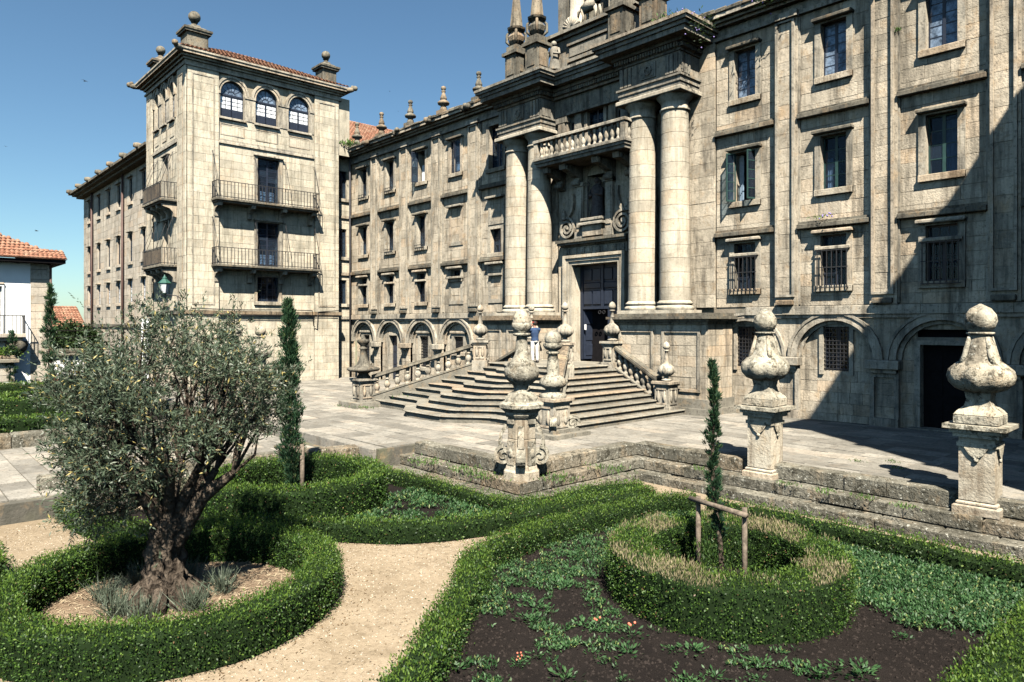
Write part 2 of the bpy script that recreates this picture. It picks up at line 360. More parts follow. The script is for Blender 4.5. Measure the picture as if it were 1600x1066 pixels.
def window(par, Mx, x0, x1, z0, z1, rows=5, wood='navy', dep=.2, curtain=None, leafs=2, open_l=0, open_r=0, panes=True, trim='trim', surround=.2, hood=.28, sill=True, bars=None, transom=None, cols=1, hoodmat=None, blind=None, mat_rev=None, pane_mat='glass'):
    """a window of a building: the sash mesh is the part, its panes, surround, hood, sill and grille are sub-parts"""
    w = MB(Mx); P = []
    xm = (x0+x1)/2; zt = transom if transom else z1
    segs = [(x0, xm, z0, zt), (xm, x1, z0, zt)] if leafs == 2 else [(x0, x1, z0, zt)]
    if transom: segs += [(x0, x1, zt+.12, z1)]
    y0, y1 = dep, dep+.05; pl = []
    for k, (a, b, c, d) in enumerate(segs):
        last = transom and k == len(segs)-1
        if (open_l and k == 0) or (open_r and k == 1 and leafs == 2): continue
        pl += sash(w, a, b, c, d, y0, y1, 3 if last else cols, 1 if last else rows)
    w.box(x0-.03, x0-.001, y0-.02, y1+.03, z0, z1); w.box(x1+.001, x1+.03, y0-.02, y1+.03, z0, z1)
    for side, ang in ((0, open_l), (1, open_r)):
        if not ang: continue
        hx = x0+.02 if side == 0 else x1-.02
        T = Mx @ Matrix.Translation((hx, .0, 0)) @ Matrix.Rotation(R(-ang if side == 0 else ang), 4, 'Z')
        w2 = MB(T); wd = (x1-x0)/2-.02
        q = sash(w2, 0, wd, z0+.01, zt-.01, -.02, .02, cols, rows) if side == 0 else sash(w2, -wd, 0, z0+.01, zt-.01, -.02, .02, cols, rows)
        w.v, w.f, w.sm = w.v, w.f, w.sm; o = len(w.v); w.v += w2.v; w.f += [tuple(i+o for i in f) for f in w2.f]; w.sm += w2.sm
        P += [(T, r, -.004, .004) for r in q]
    win = w.obj('window', wood, par)
    P += [(Mx, r, y0+.02, y0+.028) for r in pl]
    if panes:
        for T, (a, b, c, d), ya, yb in P: MB(T).box(a+.002, b-.002, ya, yb, c+.002, d-.002).obj('pane', pane_mat, win)
    else:
        g = MB()
        for T, (a, b, c, d), ya, yb in P: g.box(a+.002, b-.002, ya, yb, c+.002, d-.002, T)
        g.obj('panes', pane_mat, win)
    rv_ = MB(Mx); D = dep+.4       # reveal
    rv_.add([(x0,-.0,z0),(x0,D,z0),(x0,D,z1),(x0,-.0,z1)], [(0,1,2,3)]); rv_.add([(x1,0,z0),(x1,D,z0),(x1,D,z1),(x1,0,z1)], [(0,3,2,1)])
    rv_.add([(x0,0,z1),(x1,0,z1),(x1,D,z1),(x0,D,z1)], [(0,3,2,1)]); rv_.add([(x0,0,z0),(x1,0,z0),(x1,D,z0),(x0,D,z0)], [(0,1,2,3)])
    rv_.obj('reveal', mat_rev or trim, win)
    MB(Mx).add([(x0,D,z0),(x1,D,z0),(x1,D,z1),(x0,D,z1)], [(0,1,2,3)]).obj('interior', 'dark', win)
    if curtain:
        c = MB(Mx); a, b, e, f = curtain; n = 10
        pts = [(x0+(x1-x0)*(a+(b-a)*i/n), dep+.13+.03*math.sin(i*2.1)) for i in range(n+1)]
        for (p, q), (r_, s_) in zip(pts, pts[1:]): c.add([(p,q,z0+(z1-z0)*e),(r_,s_,z0+(z1-z0)*e),(r_,s_,z0+(z1-z0)*f),(p,q,z0+(z1-z0)*f)], [(0,1,2,3)])
        c.obj('curtain', blind or 'curtain', win)
    if surround:
        s = MB(Mx); q = surround
        s.box(x0-q, x0-.001, -.08, .1, z0-q, z1+q*.8); s.box(x1+.001, x1+q, -.08, .1, z0-q, z1+q*.8); s.box(x0-.0005, x1+.0005, -.082, .1, z1+.001, z1+q*.8); s.obj('surround', trim, win)
    if hood: MB(Mx).cbox(x0-.24, x1+.24, -hood, .05, z1+.06, z1+.19, .03).obj('hood', hoodmat or trim, win)
    if sill: MB(Mx).cbox(x0-.2, x1+.2, -.13, dep, z0-.22, z0-.002, .015).obj('sill', 'pillar' if hoodmat else trim, win)
    if transom: MB(Mx).cbox(x0-.14, x1+.14, -.17, dep, zt+.001, zt+.12, .02).obj('transom', trim, win)
    if bars:
        g = MB(Mx); n, yb, zb = bars
        for i in range(n): x = x0-.06+(x1-x0+.12)*i/(n-1); g.box(x-.013, x+.013, yb-.013, yb+.013, z0-.1, zb)
        for z in (z0-.08, z0+(zb-z0)*.5, zb-.03): g.box(x0-.1, x1+.1, yb-.018, yb+.008, z-.014, z+.014)
        for x in (x0-.08, x1+.08):
            for z in (z0-.08, zb-.03): g.box(x-.013, x+.013, yb, .05, z-.013, z+.013)
        g.obj('grille', 'iron', win)
    return win
def gridgrille(par, Mx, x0, x1, z0, z1, y=.04, nx=7, nz=11):
    g = MB(Mx)
    for i in range(nx): x = x0+(x1-x0)*(i+.5)/nx; g.box(x-.012, x+.012, y-.012, y+.012, z0, z1)
    for j in range(nz): z = z0+(z1-z0)*(j+.5)/nz; g.box(x0, x1, y-.02, y+.004, z-.012, z+.012)
    return g.obj('grille', 'iron', par)
def cornice(mb, x0, x1, ybase, z0, prof, ends=True, Mx=None):
    """stack of (projection, height) fasciae running along x"""
    z = z0
    for p, h in prof: mb.box(x0-(p if ends else 0), x1+(p if ends else 0), ybase-p, ybase+.3, z, z+h-.002, Mx); z += h
    return z

# ================================================================== SETTING
def gz(x): return .009*(x+11)
XC = -20.35
GARDEN = -.75; LANE = -.34
struct('ground', MB().add([(-2500,-2500,-1.5),(2500,-2500,-1.5),(2500,2500,-1.5),(-2500,2500,-1.5)], [(0,1,2,3)]), 'earth')
# plaza bed (sloping very slightly down to the left) : follows the stepped outline of the terrace
def slopeprism(poly, top, bot=-1.6):
    mb = MB(); n = len(poly); P = [(x, y, bot) for x, y in poly]+[(x, y, top(x, y)) for x, y in poly]
    mb.add(P, [tuple(range(n))[::-1], tuple(range(n, 2*n))]+[(i, (i+1) % n, n+(i+1) % n, n+i) for i in range(n)]); return mb
TW = 15.35      # front edge of the terrace wall
plaza = struct('plaza_pavement', slopeprism([(8, TW+.15), (8, 24.5), (-90, 24.5), (-90, 10), (-29.1, 10), (-29.1, 10), (-16.2, 10), (-16.2, 11.2), (-11.9, 11.2), (-11.9, TW+.15)], lambda x, y: gz(x)-.022), 'joint')
lane = struct('lane_pavement', slopeprism([(-17.5, -8), (-17.2, 9.99), (-25.3, 9.99), (-25.3, -8)], lambda x, y: LANE-.022), 'joint')
# paving slabs: nearest 300 are parts of their own
slabs = []
def flags(x0, x1, y0, y1, zf, par, inside=lambda x, y: True, W=(.5, .75), L=(.8, 1.9)):
    y = y0
    while y < y1-.05:
        wd = min(random.uniform(*W), y1-y); wd = y1-y if y1-y-wd < .3 else wd; x = x0
        while x < x1-.05:
            ln = min(random.uniform(*L), x1-x); ln = x1-x if x1-x-ln < .45 else ln
            cx, cy = x+ln/2, y+wd/2
            if inside(cx, cy): slabs.append((cx, cy, ln-.022, wd-.022, zf(cx)+random.uniform(-.006, .006), par))
            x += ln
        y += wd
flags(-11.8, 7.9, TW+.2, 23.9, gz, plaza); flags(-45, -11.8, TW+.2, 23.9, gz, plaza); flags(-29, -11.95, 11.25, TW+.2, gz, plaza)
flags(-45, -29, 10.05, TW+.2, gz, plaza); flags(-29, -16.3, 10.3, 11.25, gz, plaza); flags(-70, -45, 10.05, 13.6, gz, plaza)
flags(-25.2, -17.6, -6, 9.6, lambda x: LANE, lane)
def vis(x, y, z):
    t = -.7373*x+.6756*y; l = .6756*x+.7373*y
    return t > 1 and abs(l/t) < .745 and (CAM_H-z)/t < .52
slabs.sort(key=lambda s: (s[2]*s[3]/(s[0]**2+s[1]**2)**1.5)*(-1 if vis(s[0], s[1], 0) else 0))
rest = {id(plaza): MB(), id(lane): MB()}
for i, (cx, cy, ln, wd, z, par) in enumerate(slabs):
    if i < 300:
        o = ob('paving_slab', unitmesh('pave', 'paving_slab'), None, par)
        o.location = (cx, cy, z-.04); o.scale = (ln, wd, .08); o.rotation_euler = (random.uniform(-.004, .004), random.uniform(-.004, .004), random.uniform(-.004, .004))
    else: rest[id(par)].box(cx-ln/2, cx+ln/2, cy-wd/2, cy+wd/2, z-.08, z)
for par in (plaza, lane):
    if rest[id(par)].v: rest[id(par)].obj('paving_slabs', 'pave', par, kind='stuff')
# long stone kerb where the plaza steps down to the lane
kb = thing('kerb', 'long low stone step where the plaza drops to the lane', 'kerb', (-20.7, 10, LANE))
x = -25.2
while x < -16.4:
    e = min(x+random.uniform(1.2, 2.0), -16.35)
    MB().cbox(x+.006, e-.006, 9.88, 10.28, LANE-.1, gz(-20)+.01, .02, .004).obj('kerb_stone', 'pave', kb); x = e
# garden floor
struct('garden_path', MB().add([(-17.8,-14,GARDEN-.02),(12,-14,GARDEN-.02),(12,TW,GARDEN-.02),(-16.6,TW,GARDEN-.02),(-16.9,8.2,GARDEN-.02),(-18.0,2.6,GARDEN-.02)], [(0,1,2,3,4,5)]), 'sand')
struct('side_garden', slopeprism([(-25.6,-14),(-25.6,9.6),(-60,9.6),(-60,-14)], lambda x, y: -.55), 'soil')

# ================================================================== MAIN WING
YF = 24.0
F = frame(0, YF, 0)            # local x = world x, local y = depth into the wall
mw = thing('monastery_wing', 'long granite monastery facade with giant columns, rows of windows and blind arches', 'building', (XC, 30, 0))
MB().box(-42.2, 8, 24.62, 36, -.9, 14.9).obj('light_stop_core', 'dark', mw)  # closed dark box added behind the facade to stop light leaking through
mas = Masonry(mw, 'wall')
Rb = [(-14.47,-12.06), (-11.21,-8.81), (-7.98,-5.56), (-4.75,-2.32), (-1.5,.93)]; Rp = [(-12.06,-11.21), (-8.81,-7.98), (-5.56,-4.75), (-2.32,-1.5), (.93,1.75)]
Lb = [(-42.5,-39.63), (-38.78,-36.27), (-35.32,-32.93), (-32.0,-29.56), (-28.64,-26.1)]; Lp = [(-39.63,-38.78), (-36.27,-35.32), (-32.93,-32.0), (-29.56,-28.64)]
holes = []
W2 = .43
rows = {3: (11.78, 13.6), 2: (7.92, 9.75), 1: (4.63, 6.34)}
wins = []
for i, (a, b) in enumerate(Rb):
    c = (a+b)/2-.0
    for r in (3, 2, 1): wins.append((c-W2, c+W2, *rows[r], 'R', i, r))
for i, (a, b) in enumerate(Lb):
    c = (a+b)/2+(-.02 if i else .3)
    for r in (3, 2, 1):
        if i == 3 and r == 2: continue
        if i == 3 and r == 1: wins.append((c-W2, c+W2, 5.9, 6.34, 'L', i, r)); continue
        if i == 4 and r == 1: continue
        if i == 4 and r == 2: wins.append((c-W2, c+W2, 7.05, 8.3, 'L', i, r)); continue
        if i == 4 and r == 3: wins.append((c-.55, c+.55, 11.5, 13.75, 'L', i, r)); continue
        wins.append((c-W2, c+W2, *rows[r], 'L', i, r))
holes = [q[:4] for q in wins]
gw = []      # ground floor openings (x0,x1,z0,z1,kind)
for i, (a, b) in enumerate(Rb):
    c = (a+b)/2
    if i in (2, 4): gw.append((c-.66, c+.62, .05, 2.66, 'door', c))
    else: gw.append((c-.43, c+.43, 1.72, 3.22, 'grid', c))
for i, (a, b) in enumerate(Lb):
    c = (a+b)/2+(-.02 if i else .3); g0 = gz(c)
    if i == 1: gw.append((c-.48, c+.48, g0, 2.6, 'door', c))
    elif i == 3: gw.append((c-.42, c+.42, 1.75, 2.62, 'grid', c))
    elif i == 4: gw.append((c-.42, c+.42, 1.5, 2.62, 'grid', c))
    else: gw.append((c-.43, c+.43, .75, 2.6, 'grid', c))
RAD = 1.28; SPR = 2.16
arches = [(q[5]-RAD, q[5]+RAD, -.6, SPR+RAD) for q in gw]
PH = [(XC-2.25, XC+2.25, -.7, 13.3)]
upper = wallsheet('wall', F, -42.5, 8, 3.6, 15, holes+PH, 'mortar', mw)
lower = wallsheet('wall', F, -42.5, 8, -.7, 3.6, arches+PH, 'mortar', mw)
# masonry fields between pilasters
for lst in (Rb, Lb):
    for (a, b) in lst:
        hh = [h for h in holes if h[1] > a and h[0] < b]
        mas.field(F, a, b, 3.95, 6.6, hh, .44, (.5, 1.1), 0, upper); mas.field(F, a, b, 6.6, 10.5, hh, .44, (.5, 1.1), 0, upper); mas.field(F, a, b, 10.5, 14.15, hh, .44, (.5, 1.1), 0, upper)
for (a, b) in Rp+Lp+[(-26.1,-25.0), (-15.6,-14.47)]:
    mas.field(F, a, b, 3.95, 14.15, (), .5, (.9, 1.), -.15, upper)
mas.field(F, -25.0, -22.2, 3.7, 12.2, (), .5, (.6, 1.2), 0, upper); mas.field(F, -18.5, -15.6, 3.7, 12.2, (), .5, (.6, 1.2), 0, upper)
mas.field(F, 1.75, 8, 3.95, 14.15, (), .44, (.6, 1.1), 0, upper)
# ground floor piers + tympana (blocks flush, arches cut by spandrel pieces)
xs = [-42.5]+[v for q in sorted(arches) for v in q[:2]]+[8]
for a, b in zip(xs[::2], xs[1::2]):
    for a_, b_ in (((a, XC-2.26), (XC+2.26, b)) if a < XC < b else ((a, b),)):
        if b_-a_ > .15: mas.field(F, a_, b_, -.5, SPR, (), .4, (.5, 1.0), 0, lower)
for (a, b, z0, z1) in arches:
    sp = MB(F)
    c = (a+b)/2; ar = arc(c, SPR, RAD, 180, 0, 16)
    sp.strip([p for p in ar], [(p[0], 3.6) for p in ar], .0, .32).obj('spandrel', 'wall', mw)
xs2 = sorted(arches); sp2 = MB(F)
for q, r in zip(xs2, xs2[1:]):
    if r[0]-q[1] > .05:
        for a_, b_ in (((q[1], XC-2.26), (XC+2.26, r[0])) if q[1] < XC < r[0] else ((q[1], r[0]),)): MB(F).box(a_+.004, b_-.004, -.002, .1, SPR, 3.6).obj('pier_wall', 'wall', mw)
for k, (x0, x1, z0, z1, kind, c) in enumerate(gw):
    a, b = c-RAD, c+RAD
    if -25.3 < c < -15.4: continue
    rec = Matrix(F); y = .22; hole = [(x0, x1, z0, z1)]
    Fr = frame(0, YF+y, 0)
    if k == 2: hole = [(x0, x1, z0, 2.66), (x0-.08, x1+.08, 2.9, SPR+1.0)]
    wl = wallsheet('arch_infill', Fr, a, b, -.6, SPR+RAD, hole, 'mortar', mw)
    mas.field(Fr, a, b, -.5, SPR, hole, .38, (.35, .8), 0, wl)
    MB(Fr).strip([(p[0], SPR) for p in arc(c, SPR, RAD)][:], arc(c, SPR, RAD), -.004, .02).obj('tympanum', 'wall', mw) if kind != 'grid' and k != 2 and z1 < SPR else None
    hz = [(x0, x1, max(z0, SPR), z1)] if z1 > SPR else []
    tb = MB(Fr); ar = arc(c, SPR, RAD-.001, 180, 0, 24)
    for p, q in zip(ar, ar[1:]):
        xm = (p[0]+q[0])/2; top = min(p[1], q[1]); lo = SPR
        if kind in ('grid', 'door') and x0 < xm < x1 and z1 > SPR: lo = z1
        if k == 2 and x0-.08 < xm < x1+.08: lo = SPR+.98
        if top > lo: tb.add([(p[0],-.003,lo),(q[0],-.003,lo),(q[0],-.003,max(q[1], lo)),(p[0],-.003,max(p[1], lo))], [(0,1,2,3)])
    tb.obj('tympanum', 'wall', mw)
    # archivolt mouldings
    am = MB(F); am.strip(arc(c, SPR, RAD+.002), arc(c, SPR, RAD+.2), -.09, .2); am.strip(arc(c, SPR, RAD+.21), arc(c, SPR, RAD+.30), -.13, .1); am.strip(arc(c, SPR, RAD-.12), arc(c, SPR, RAD), .08, .2)
    am.obj('archivolt', 'trim', mw)
    if kind == 'door':
        d = MB(Fr); d.box(x0, x1, .28, .34, z0, z1)
        for s in (0, 1):
            u0 = x0+.04+s*(x1-x0)/2; u1 = u0+(x1-x0)/2-.08
            for e, f in ((.1, .9), (1.0, 1.7), (1.8, 2.4)): d.box(u0+.06, u1-.06, .255, .29, z0+e, z0+f)
        dd = d.obj('door', 'dark' if k == 2 else 'navy', mw)
        MB(Fr).box(x0-.16, x0-.001, -.05, .4, z0-.1, z1+.14).box(x1+.001, x1+.16, -.05, .4, z0-.1, z1+.14).box(x0, x1, -.052, .4, z1+.001, z1+.14).obj('door_surround', 'trim', dd)
        MB(Fr).box(x0-.25, x1+.25, -.35, .2, z0-.3, z0+.02).obj('threshold', 'step', dd)
        if k == 2:
            MB(Fr).box(x0-.08, x1+.08, .3, .36, 2.8, SPR+1.0).obj('fanlight', 'dark', dd)
    else:
        wn = window(mw, Fr, x0, x1, z0, z1, 3, 'navy', .16, panes=False, surround=.14 if x0 > -20 else .2, hood=0, sill=x0 < -20)
        gridgrille(wn, Fr, x0, x1, z0, z1, -.0 if x0 > -20 else .06)
        if x0 < -20: MB(Fr).cbox(x0-.28, x1+.28, -.16, .05, z1+.16, z1+.30, .02).obj('hood', 'trim', wn)
# imposts & pier panels under the pilasters
for i, (a, b) in enumerate(Rp+Lp):
    m_ = MB(F); c = (a+b)/2; h = .5 if c > -20 else .4
    m_.cbox(c-h, c+h, -.34, .1, 1.86, 2.15, .02); m_.box(c-h+.1, c+h-.1, -.22, .1, 1.74, 1.858); m_.obj('impost', 'trim', mw)
    if c > -20:
        pm = MB(F); pm.box(a-.02, b+.02, -.16, .05, -.3, .28); pm.box(a-.02, a+.12, -.1, .05, .28, 1.74); pm.box(b-.12, b+.02, -.1, .05, .28, 1.74); pm.box(a+.12, b-.12, -.098, .05, 1.6, 1.74); pm.obj('pier_panel', 'trim', mw)
    # pilaster fillets
    pf = MB(F)
    for x in (a+.08, b-.16): pf.box(x, x+.08, -.26, -.13, 4.35, 14.0)
    pf.box(a+.08, b-.08, -.258, -.13, 4.27, 4.348); pf.box(a+.08, b-.08, -.258, -.13, 14.002, 14.06)
    pf.box(a-.05, a-.001, -.08, .02, 4.0, 14.1); pf.box(b+.001, b+.05, -.08, .02, 4.0, 14.1); pf.box(a+.001, b-.001, -.13, .04, 3.95, 14.14)
    pf.obj('pilaster_moulding', 'trim', mw)
    cb = MB(F); cb.cbox(c-.3, c+.3, -.32, .05, 3.97, 4.16, .03); cb.obj('pilaster_base', 'grime', mw)
# string courses
for lst in (Rb, Lb):
    for (a, b) in lst:
        for z in (6.62, 10.48):
            m_ = MB(F); x = a+.01
            while x < b-.02:
                e = x+random.uniform(.7, 1.2); e = b-.01 if b-e < .5 else e
                m_.cbox(x, e-.008, -.24+random.uniform(-.01, .01), .05, z, z+.17+random.uniform(-.015, .01), .02); x = e
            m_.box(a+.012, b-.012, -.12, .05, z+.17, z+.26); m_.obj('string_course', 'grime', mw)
bs = MB(F); x = -42.45
while x < 8:
    e = min(x+random.uniform(.9, 1.5), 8)
    if not (-27.0 < (x+e)/2 < -13.6): MB(F).cbox(x, e-.01, -.16+random.uniform(-.01, .01), .05, 3.63, 3.93, .015).obj('string_stone', 'trim', mw)
    x = e
MB(F).box(-42.4, -27, -.1, .05, 3.52, 3.629).obj('base_string', 'trim', mw); MB(F).box(-13.7, 8, -.1, .05, 3.52, 3.629).obj('base_string', 'trim', mw)
# windows
for (x0, x1, z0, z1, side, i, r) in wins:
    kw = dict(rows=5, wood='navy')
    if side == 'R':
        if r == 3: kw.update(pane_mat='pale_pane')
        if r == 2: kw.update(wood='green', rows=4, curtain=(.08, .3, 0, .6) if i == 1 else ((.4, 1, 0, .9) if i == 2 else None))
        if r == 2 and i == 0: kw.update(open_l=115, open_r=70, curtain=(.0, .2, 0, 1), rows=5)
        if r == 1: kw.update(transom=5.84, bars=(7, -.2, 5.84), rows=3, leafs=2)
    else:
        if r == 3: kw.update(curtain=(.3, .9, .0, .55), rows=4)
        if r == 3 and i == 2: kw.update(open_l=100, curtain=(.0, .5, 0, .6))
        if r == 3 and i == 3: kw.update(open_l=20, open_r=12, curtain=(.1, .5, 0, .9))
        if r == 3 and i == 4: kw.update(hood=0, rows=5, curtain=None)
        if r == 1 and i < 3: kw.update(transom=5.84, rows=3)
        if r == 1 and i == 3: kw.update(rows=1, leafs=1, cols=2)
        if r == 2 and i == 4: kw.update(rows=3, hood=0)
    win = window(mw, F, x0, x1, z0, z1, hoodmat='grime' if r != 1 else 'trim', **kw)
    if side == 'L' and r == 3 and i in (0, 1) or side == 'L' and r == 2 and i in (1, 2):   # small iron flower brackets
        g = MB(F)
        for k in range(5): x = x0+(x1-x0)*k/4; g.box(x-.012, x+.012, -.2, .05, z0-.1, z0-.08); g.box(x-.012, x+.012, -.21, -.19, z0-.1, z0+.1)
        g.box(x0-.05, x1+.05, -.22, -.19, z0+.09, z0+.12); g.obj('grille', 'iron', win)
# blind panels of the fourth and fifth bay
for (c, z0, z1) in ((-30.8, 7.92, 9.75), (-30.8, 4.63, 5.75), (-27.38, 8.75, 9.8), (-27.38, 4.63, 6.34)):
    b = MB(F); b.box(c-.63, c-.43, -.05, .02, z0-.2, z1+.1); b.box(c+.43, c+.63, -.05, .02, z0-.2, z1+.1); b.box(c-.43, c+.43, -.052, .02, z0-.2, z0)
    b.cbox(c-.66, c+.66, -.28, .02, z1+.1, z1+.22, .02); b.obj('blind_panel', 'trim', mw)
    if z1 == 6.34: MB(F).cbox(c-.5, c+.5, -.2, .02, 5.84, 5.96, .02).obj('blind_transom', 'trim', mw)
# cornice
cn = MB(F)
for (a, b) in ((-42.5, -25.9), (-14.8, 8)):
    cn.box(a, b, -.16, .3, 14.16, 14.3); cn.box(a, b, -.05, .3, 14.302, 14.62); cn.box(a, b, -.3, .3, 14.62, 14.72); cn.box(a, b, -.45, .3, 14.722, 14.82); cn.box(a, b, -.66, .3, 14.822, 14.96)
cn.obj('cornice', 'trim', mw)
for (a, b) in Rp+Lp: MB(F).box(a-.05, b+.05, -.34, -.161, 14.1, 14.32).obj('pilaster_capital', 'trim', mw)
for (a, b) in ((-42.5, -25.9), (-14.8, 8)):
    x = a
    while x < b-.05:
        e = min(x+random.uniform(.35, .7), b)
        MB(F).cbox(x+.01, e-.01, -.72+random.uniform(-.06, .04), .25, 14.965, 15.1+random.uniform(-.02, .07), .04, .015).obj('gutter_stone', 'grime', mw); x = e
for (a, b) in Lp+Rp:      # waterspouts carved at the cornice
    c = (a+b)/2; g = MB(F)
    for k in range(7): g.ball((c+random.uniform(-.28, .28), -.72+random.uniform(-.12, .1), 14.93+random.uniform(-.1, .12)), random.uniform(.1, .18), 7, 5)
    g.obj('gargoyle', 'grime', mw)
def finial_profile(s=1.): return [(r*s, z*s) for r, z in ((.20,0),(.20,.18),(.15,.2),(.17,.3),(.34,.38),(.36,.46),(.26,.56),(.14,.6),(.19,.66),(.2,.72),(.15,.86),(.09,1.02),(.07,1.04),(.13,1.1),(.13,1.14),(.07,1.17),(.12,1.22),(.155,1.3),(.12,1.4),(.03,1.44))]
for x in (-41.33, -38.28, -35.04, -31.73, -28.6):
    m_ = MB(); m_.box(x-.3, x+.3, 23.5, 24.1, 15.04, 15.42); p = [(r, z+15.42) for r, z in finial_profile(.98)]
    m_.lathe(x, 23.8, p, 14, (10, .12, 15.75, 15.9)); m_.obj('pinnacle', 'grime', mw)
# roof behind the cornice
def tileroof(mb, P0, U, V, nu, nv, r=.09):
    """barrel tiles: rows of half tubes from eave point P0 along U (eave) and V (up the slope)"""
    P0, U, V = Vector(P0), Vector(U), Vector(V); N = U.cross(V).normalized(); Ud = U.normalized()
    for i in range(nu):
        for j in range(nv):
            a = P0+U*((i+.5)/nu)+V*(j/nv); b = P0+U*((i+.5)/nu)+V*((j+1.12)/nv)
            vs_ = []
            for q, rr, lift in ((a, r*1.08, .035), (b, r*.88, 0)):
                for k in range(5): t = math.pi*k/4; vs_.append(q+Ud*(-math.cos(t)*rr)+N*(math.sin(t)*rr*.8+lift))
            mb.add(vs_, [(k, k+1, k+6, k+5) for k in range(4)]+[(0, 1, 2, 3, 4)])
mr = MB(); mr.add([(-42.4,23.6,15.03),(8,23.6,15.03),(8,30,17.2),(-42.4,30,17.2),(8,36,15.03),(-42.4,36,15.03)], [(0,1,2,3),(3,2,4,5)]); mr.obj('roof', 'tile', mw)
# rear roof seen between tower and wing
rr = MB(); tileroof(rr, (-46.6, 24.2, 16.75), (0, 20, 0), (-6, 0, 3.7), 80, 18, .13); rr.obj('rear_roof_tiles', 'tile', mw, kind='stuff')
MB().add([(-46.5,44.2,16.7),(-46.5,24.1,16.7),(-52.7,24.1,20.4),(-52.7,44.2,20.4)], [(0,1,2,3)]).box(-58, -46.8, 24.7, 44, 8, 16.6).obj('rear_roof', 'tile', mw)
MB().tube([(-42.2, 23.75, 14.6), (-42.2, 23.75, 14.2), (-42.2, 23.78, gz(-42))], .065, 8).obj('downpipe', 'greypipe', mw)

# ------------------------------------------------------------------ portal
def both(fn):
    for s in (1, -1): fn(s)
def mx(s, a, b): return (XC+a, XC+b) if s > 0 else (XC-b, XC-a)
def pedestal(s):
    a, b = mx(s, 2.3, 6.55)
    m_ = MB(); m_.box(a, b, 22.25, 24, -.5, 3.3); m_.obj('pedestal_core', 'mortar', mw)
    Fp = frame(0, 22.22, 0); mas.field(Fp, a, b, .55, 3.3, (), .42, (.6, 1.1), 0, None)
    Fs = frame(b+.03, 0, R(90)); mas.field(Fs, 22.25, 23.9, .55, 3.3, (), .42, (.6, 1.1), 0, None)
    m_ = MB(); m_.box(a-.14, b+.16, 22.05, 24, -.5, .22); m_.box(a-.07, b+.09, 22.13, 24, .22, .56); m_.obj('plinth', 'step', mw)
    m_ = MB(); m_.box(a-.05, b+.08, 22.14, 24, 3.3, 3.4); m_.box(a-.12, b+.16, 22.05, 24, 3.402, 3.5); m_.box(a-.22, b+.28, 21.92, 24, 3.502, 3.6); m_.box(a-.1, b+.14, 22.1, 24, 3.602, 3.72); m_.obj('pedestal_cornice', 'grime', mw)
    m_ = MB(Fp)
    for u0, u1 in ((a+.25, (a+b)/2-.2), ((a+b)/2+.2, b-.25)):
        m_.box(u0, u0+.1, -.07, .02, .8, 3.1); m_.box(u1-.1, u1, -.07, .02, .8, 3.1); m_.box(u0+.1, u1-.1, -.068, .02, .8, .9); m_.box(u0+.1, u1-.1, -.068, .02, 3.0, 3.1)
    m_.obj('pedestal_panel', 'trim', mw)
both(pedestal)
YC = 23.15
for dx in (-4.55, -3.0, 3.0, 4.55):
    x = XC+dx; c = MB(); r0, r1 = .6, .525
    c.box(x-.74, x+.74, YC-.74, YC+.74, 3.722, 3.86)
    c.lathe(x, YC, [(.72,3.86),(.745,3.92),(.74,3.98),(.69,4.03),(.66,4.04),(.66,4.08),(.7,4.1),(.69,4.16),(.63,4.2),(r0,4.24)], 32)
    n = 15
    base = c.obj('column', 'column', mw)
    z = 4.24; rr_ = lambda z: r0-(r0-r1)*max(0, (z-5.5)/6.2)**1.3
    k = 0
    while z < 11.6:
        e = min(z+random.uniform(.42, .6), 11.6); e = 11.6 if 11.6-e < .3 else e
        d = MB(); o = random.uniform(-.004, .004)
        d.lathe(x, YC, [(rr_(z)+o,z+.006),(rr_((z+e)/2)+o,(z+e)/2),(rr_(e)+o,e-.006)], 32)
        d.obj('drum', 'column', base); z = e; k += 1
    c = MB(); c.lathe(x, YC, [(r1,11.6),(r1+.06,11.62),(r1+.06,11.7),(r1,11.72),(r1,11.98),(r1+.05,12.0),(r1+.06,12.04),(r1+.16,12.14),(r1+.2,12.2)], 32)
    c.cbox(x-.78, x+.78, YC-.78, YC+.78, 12.2, 12.38, .03); c.obj('capital', 'column', base)
    # pilaster answering the column on the wall
    MB(F).box(x-.5, x+.5, -.14, .1, 3.75, 12.2).obj('wall_pilaster', 'wall', mw)
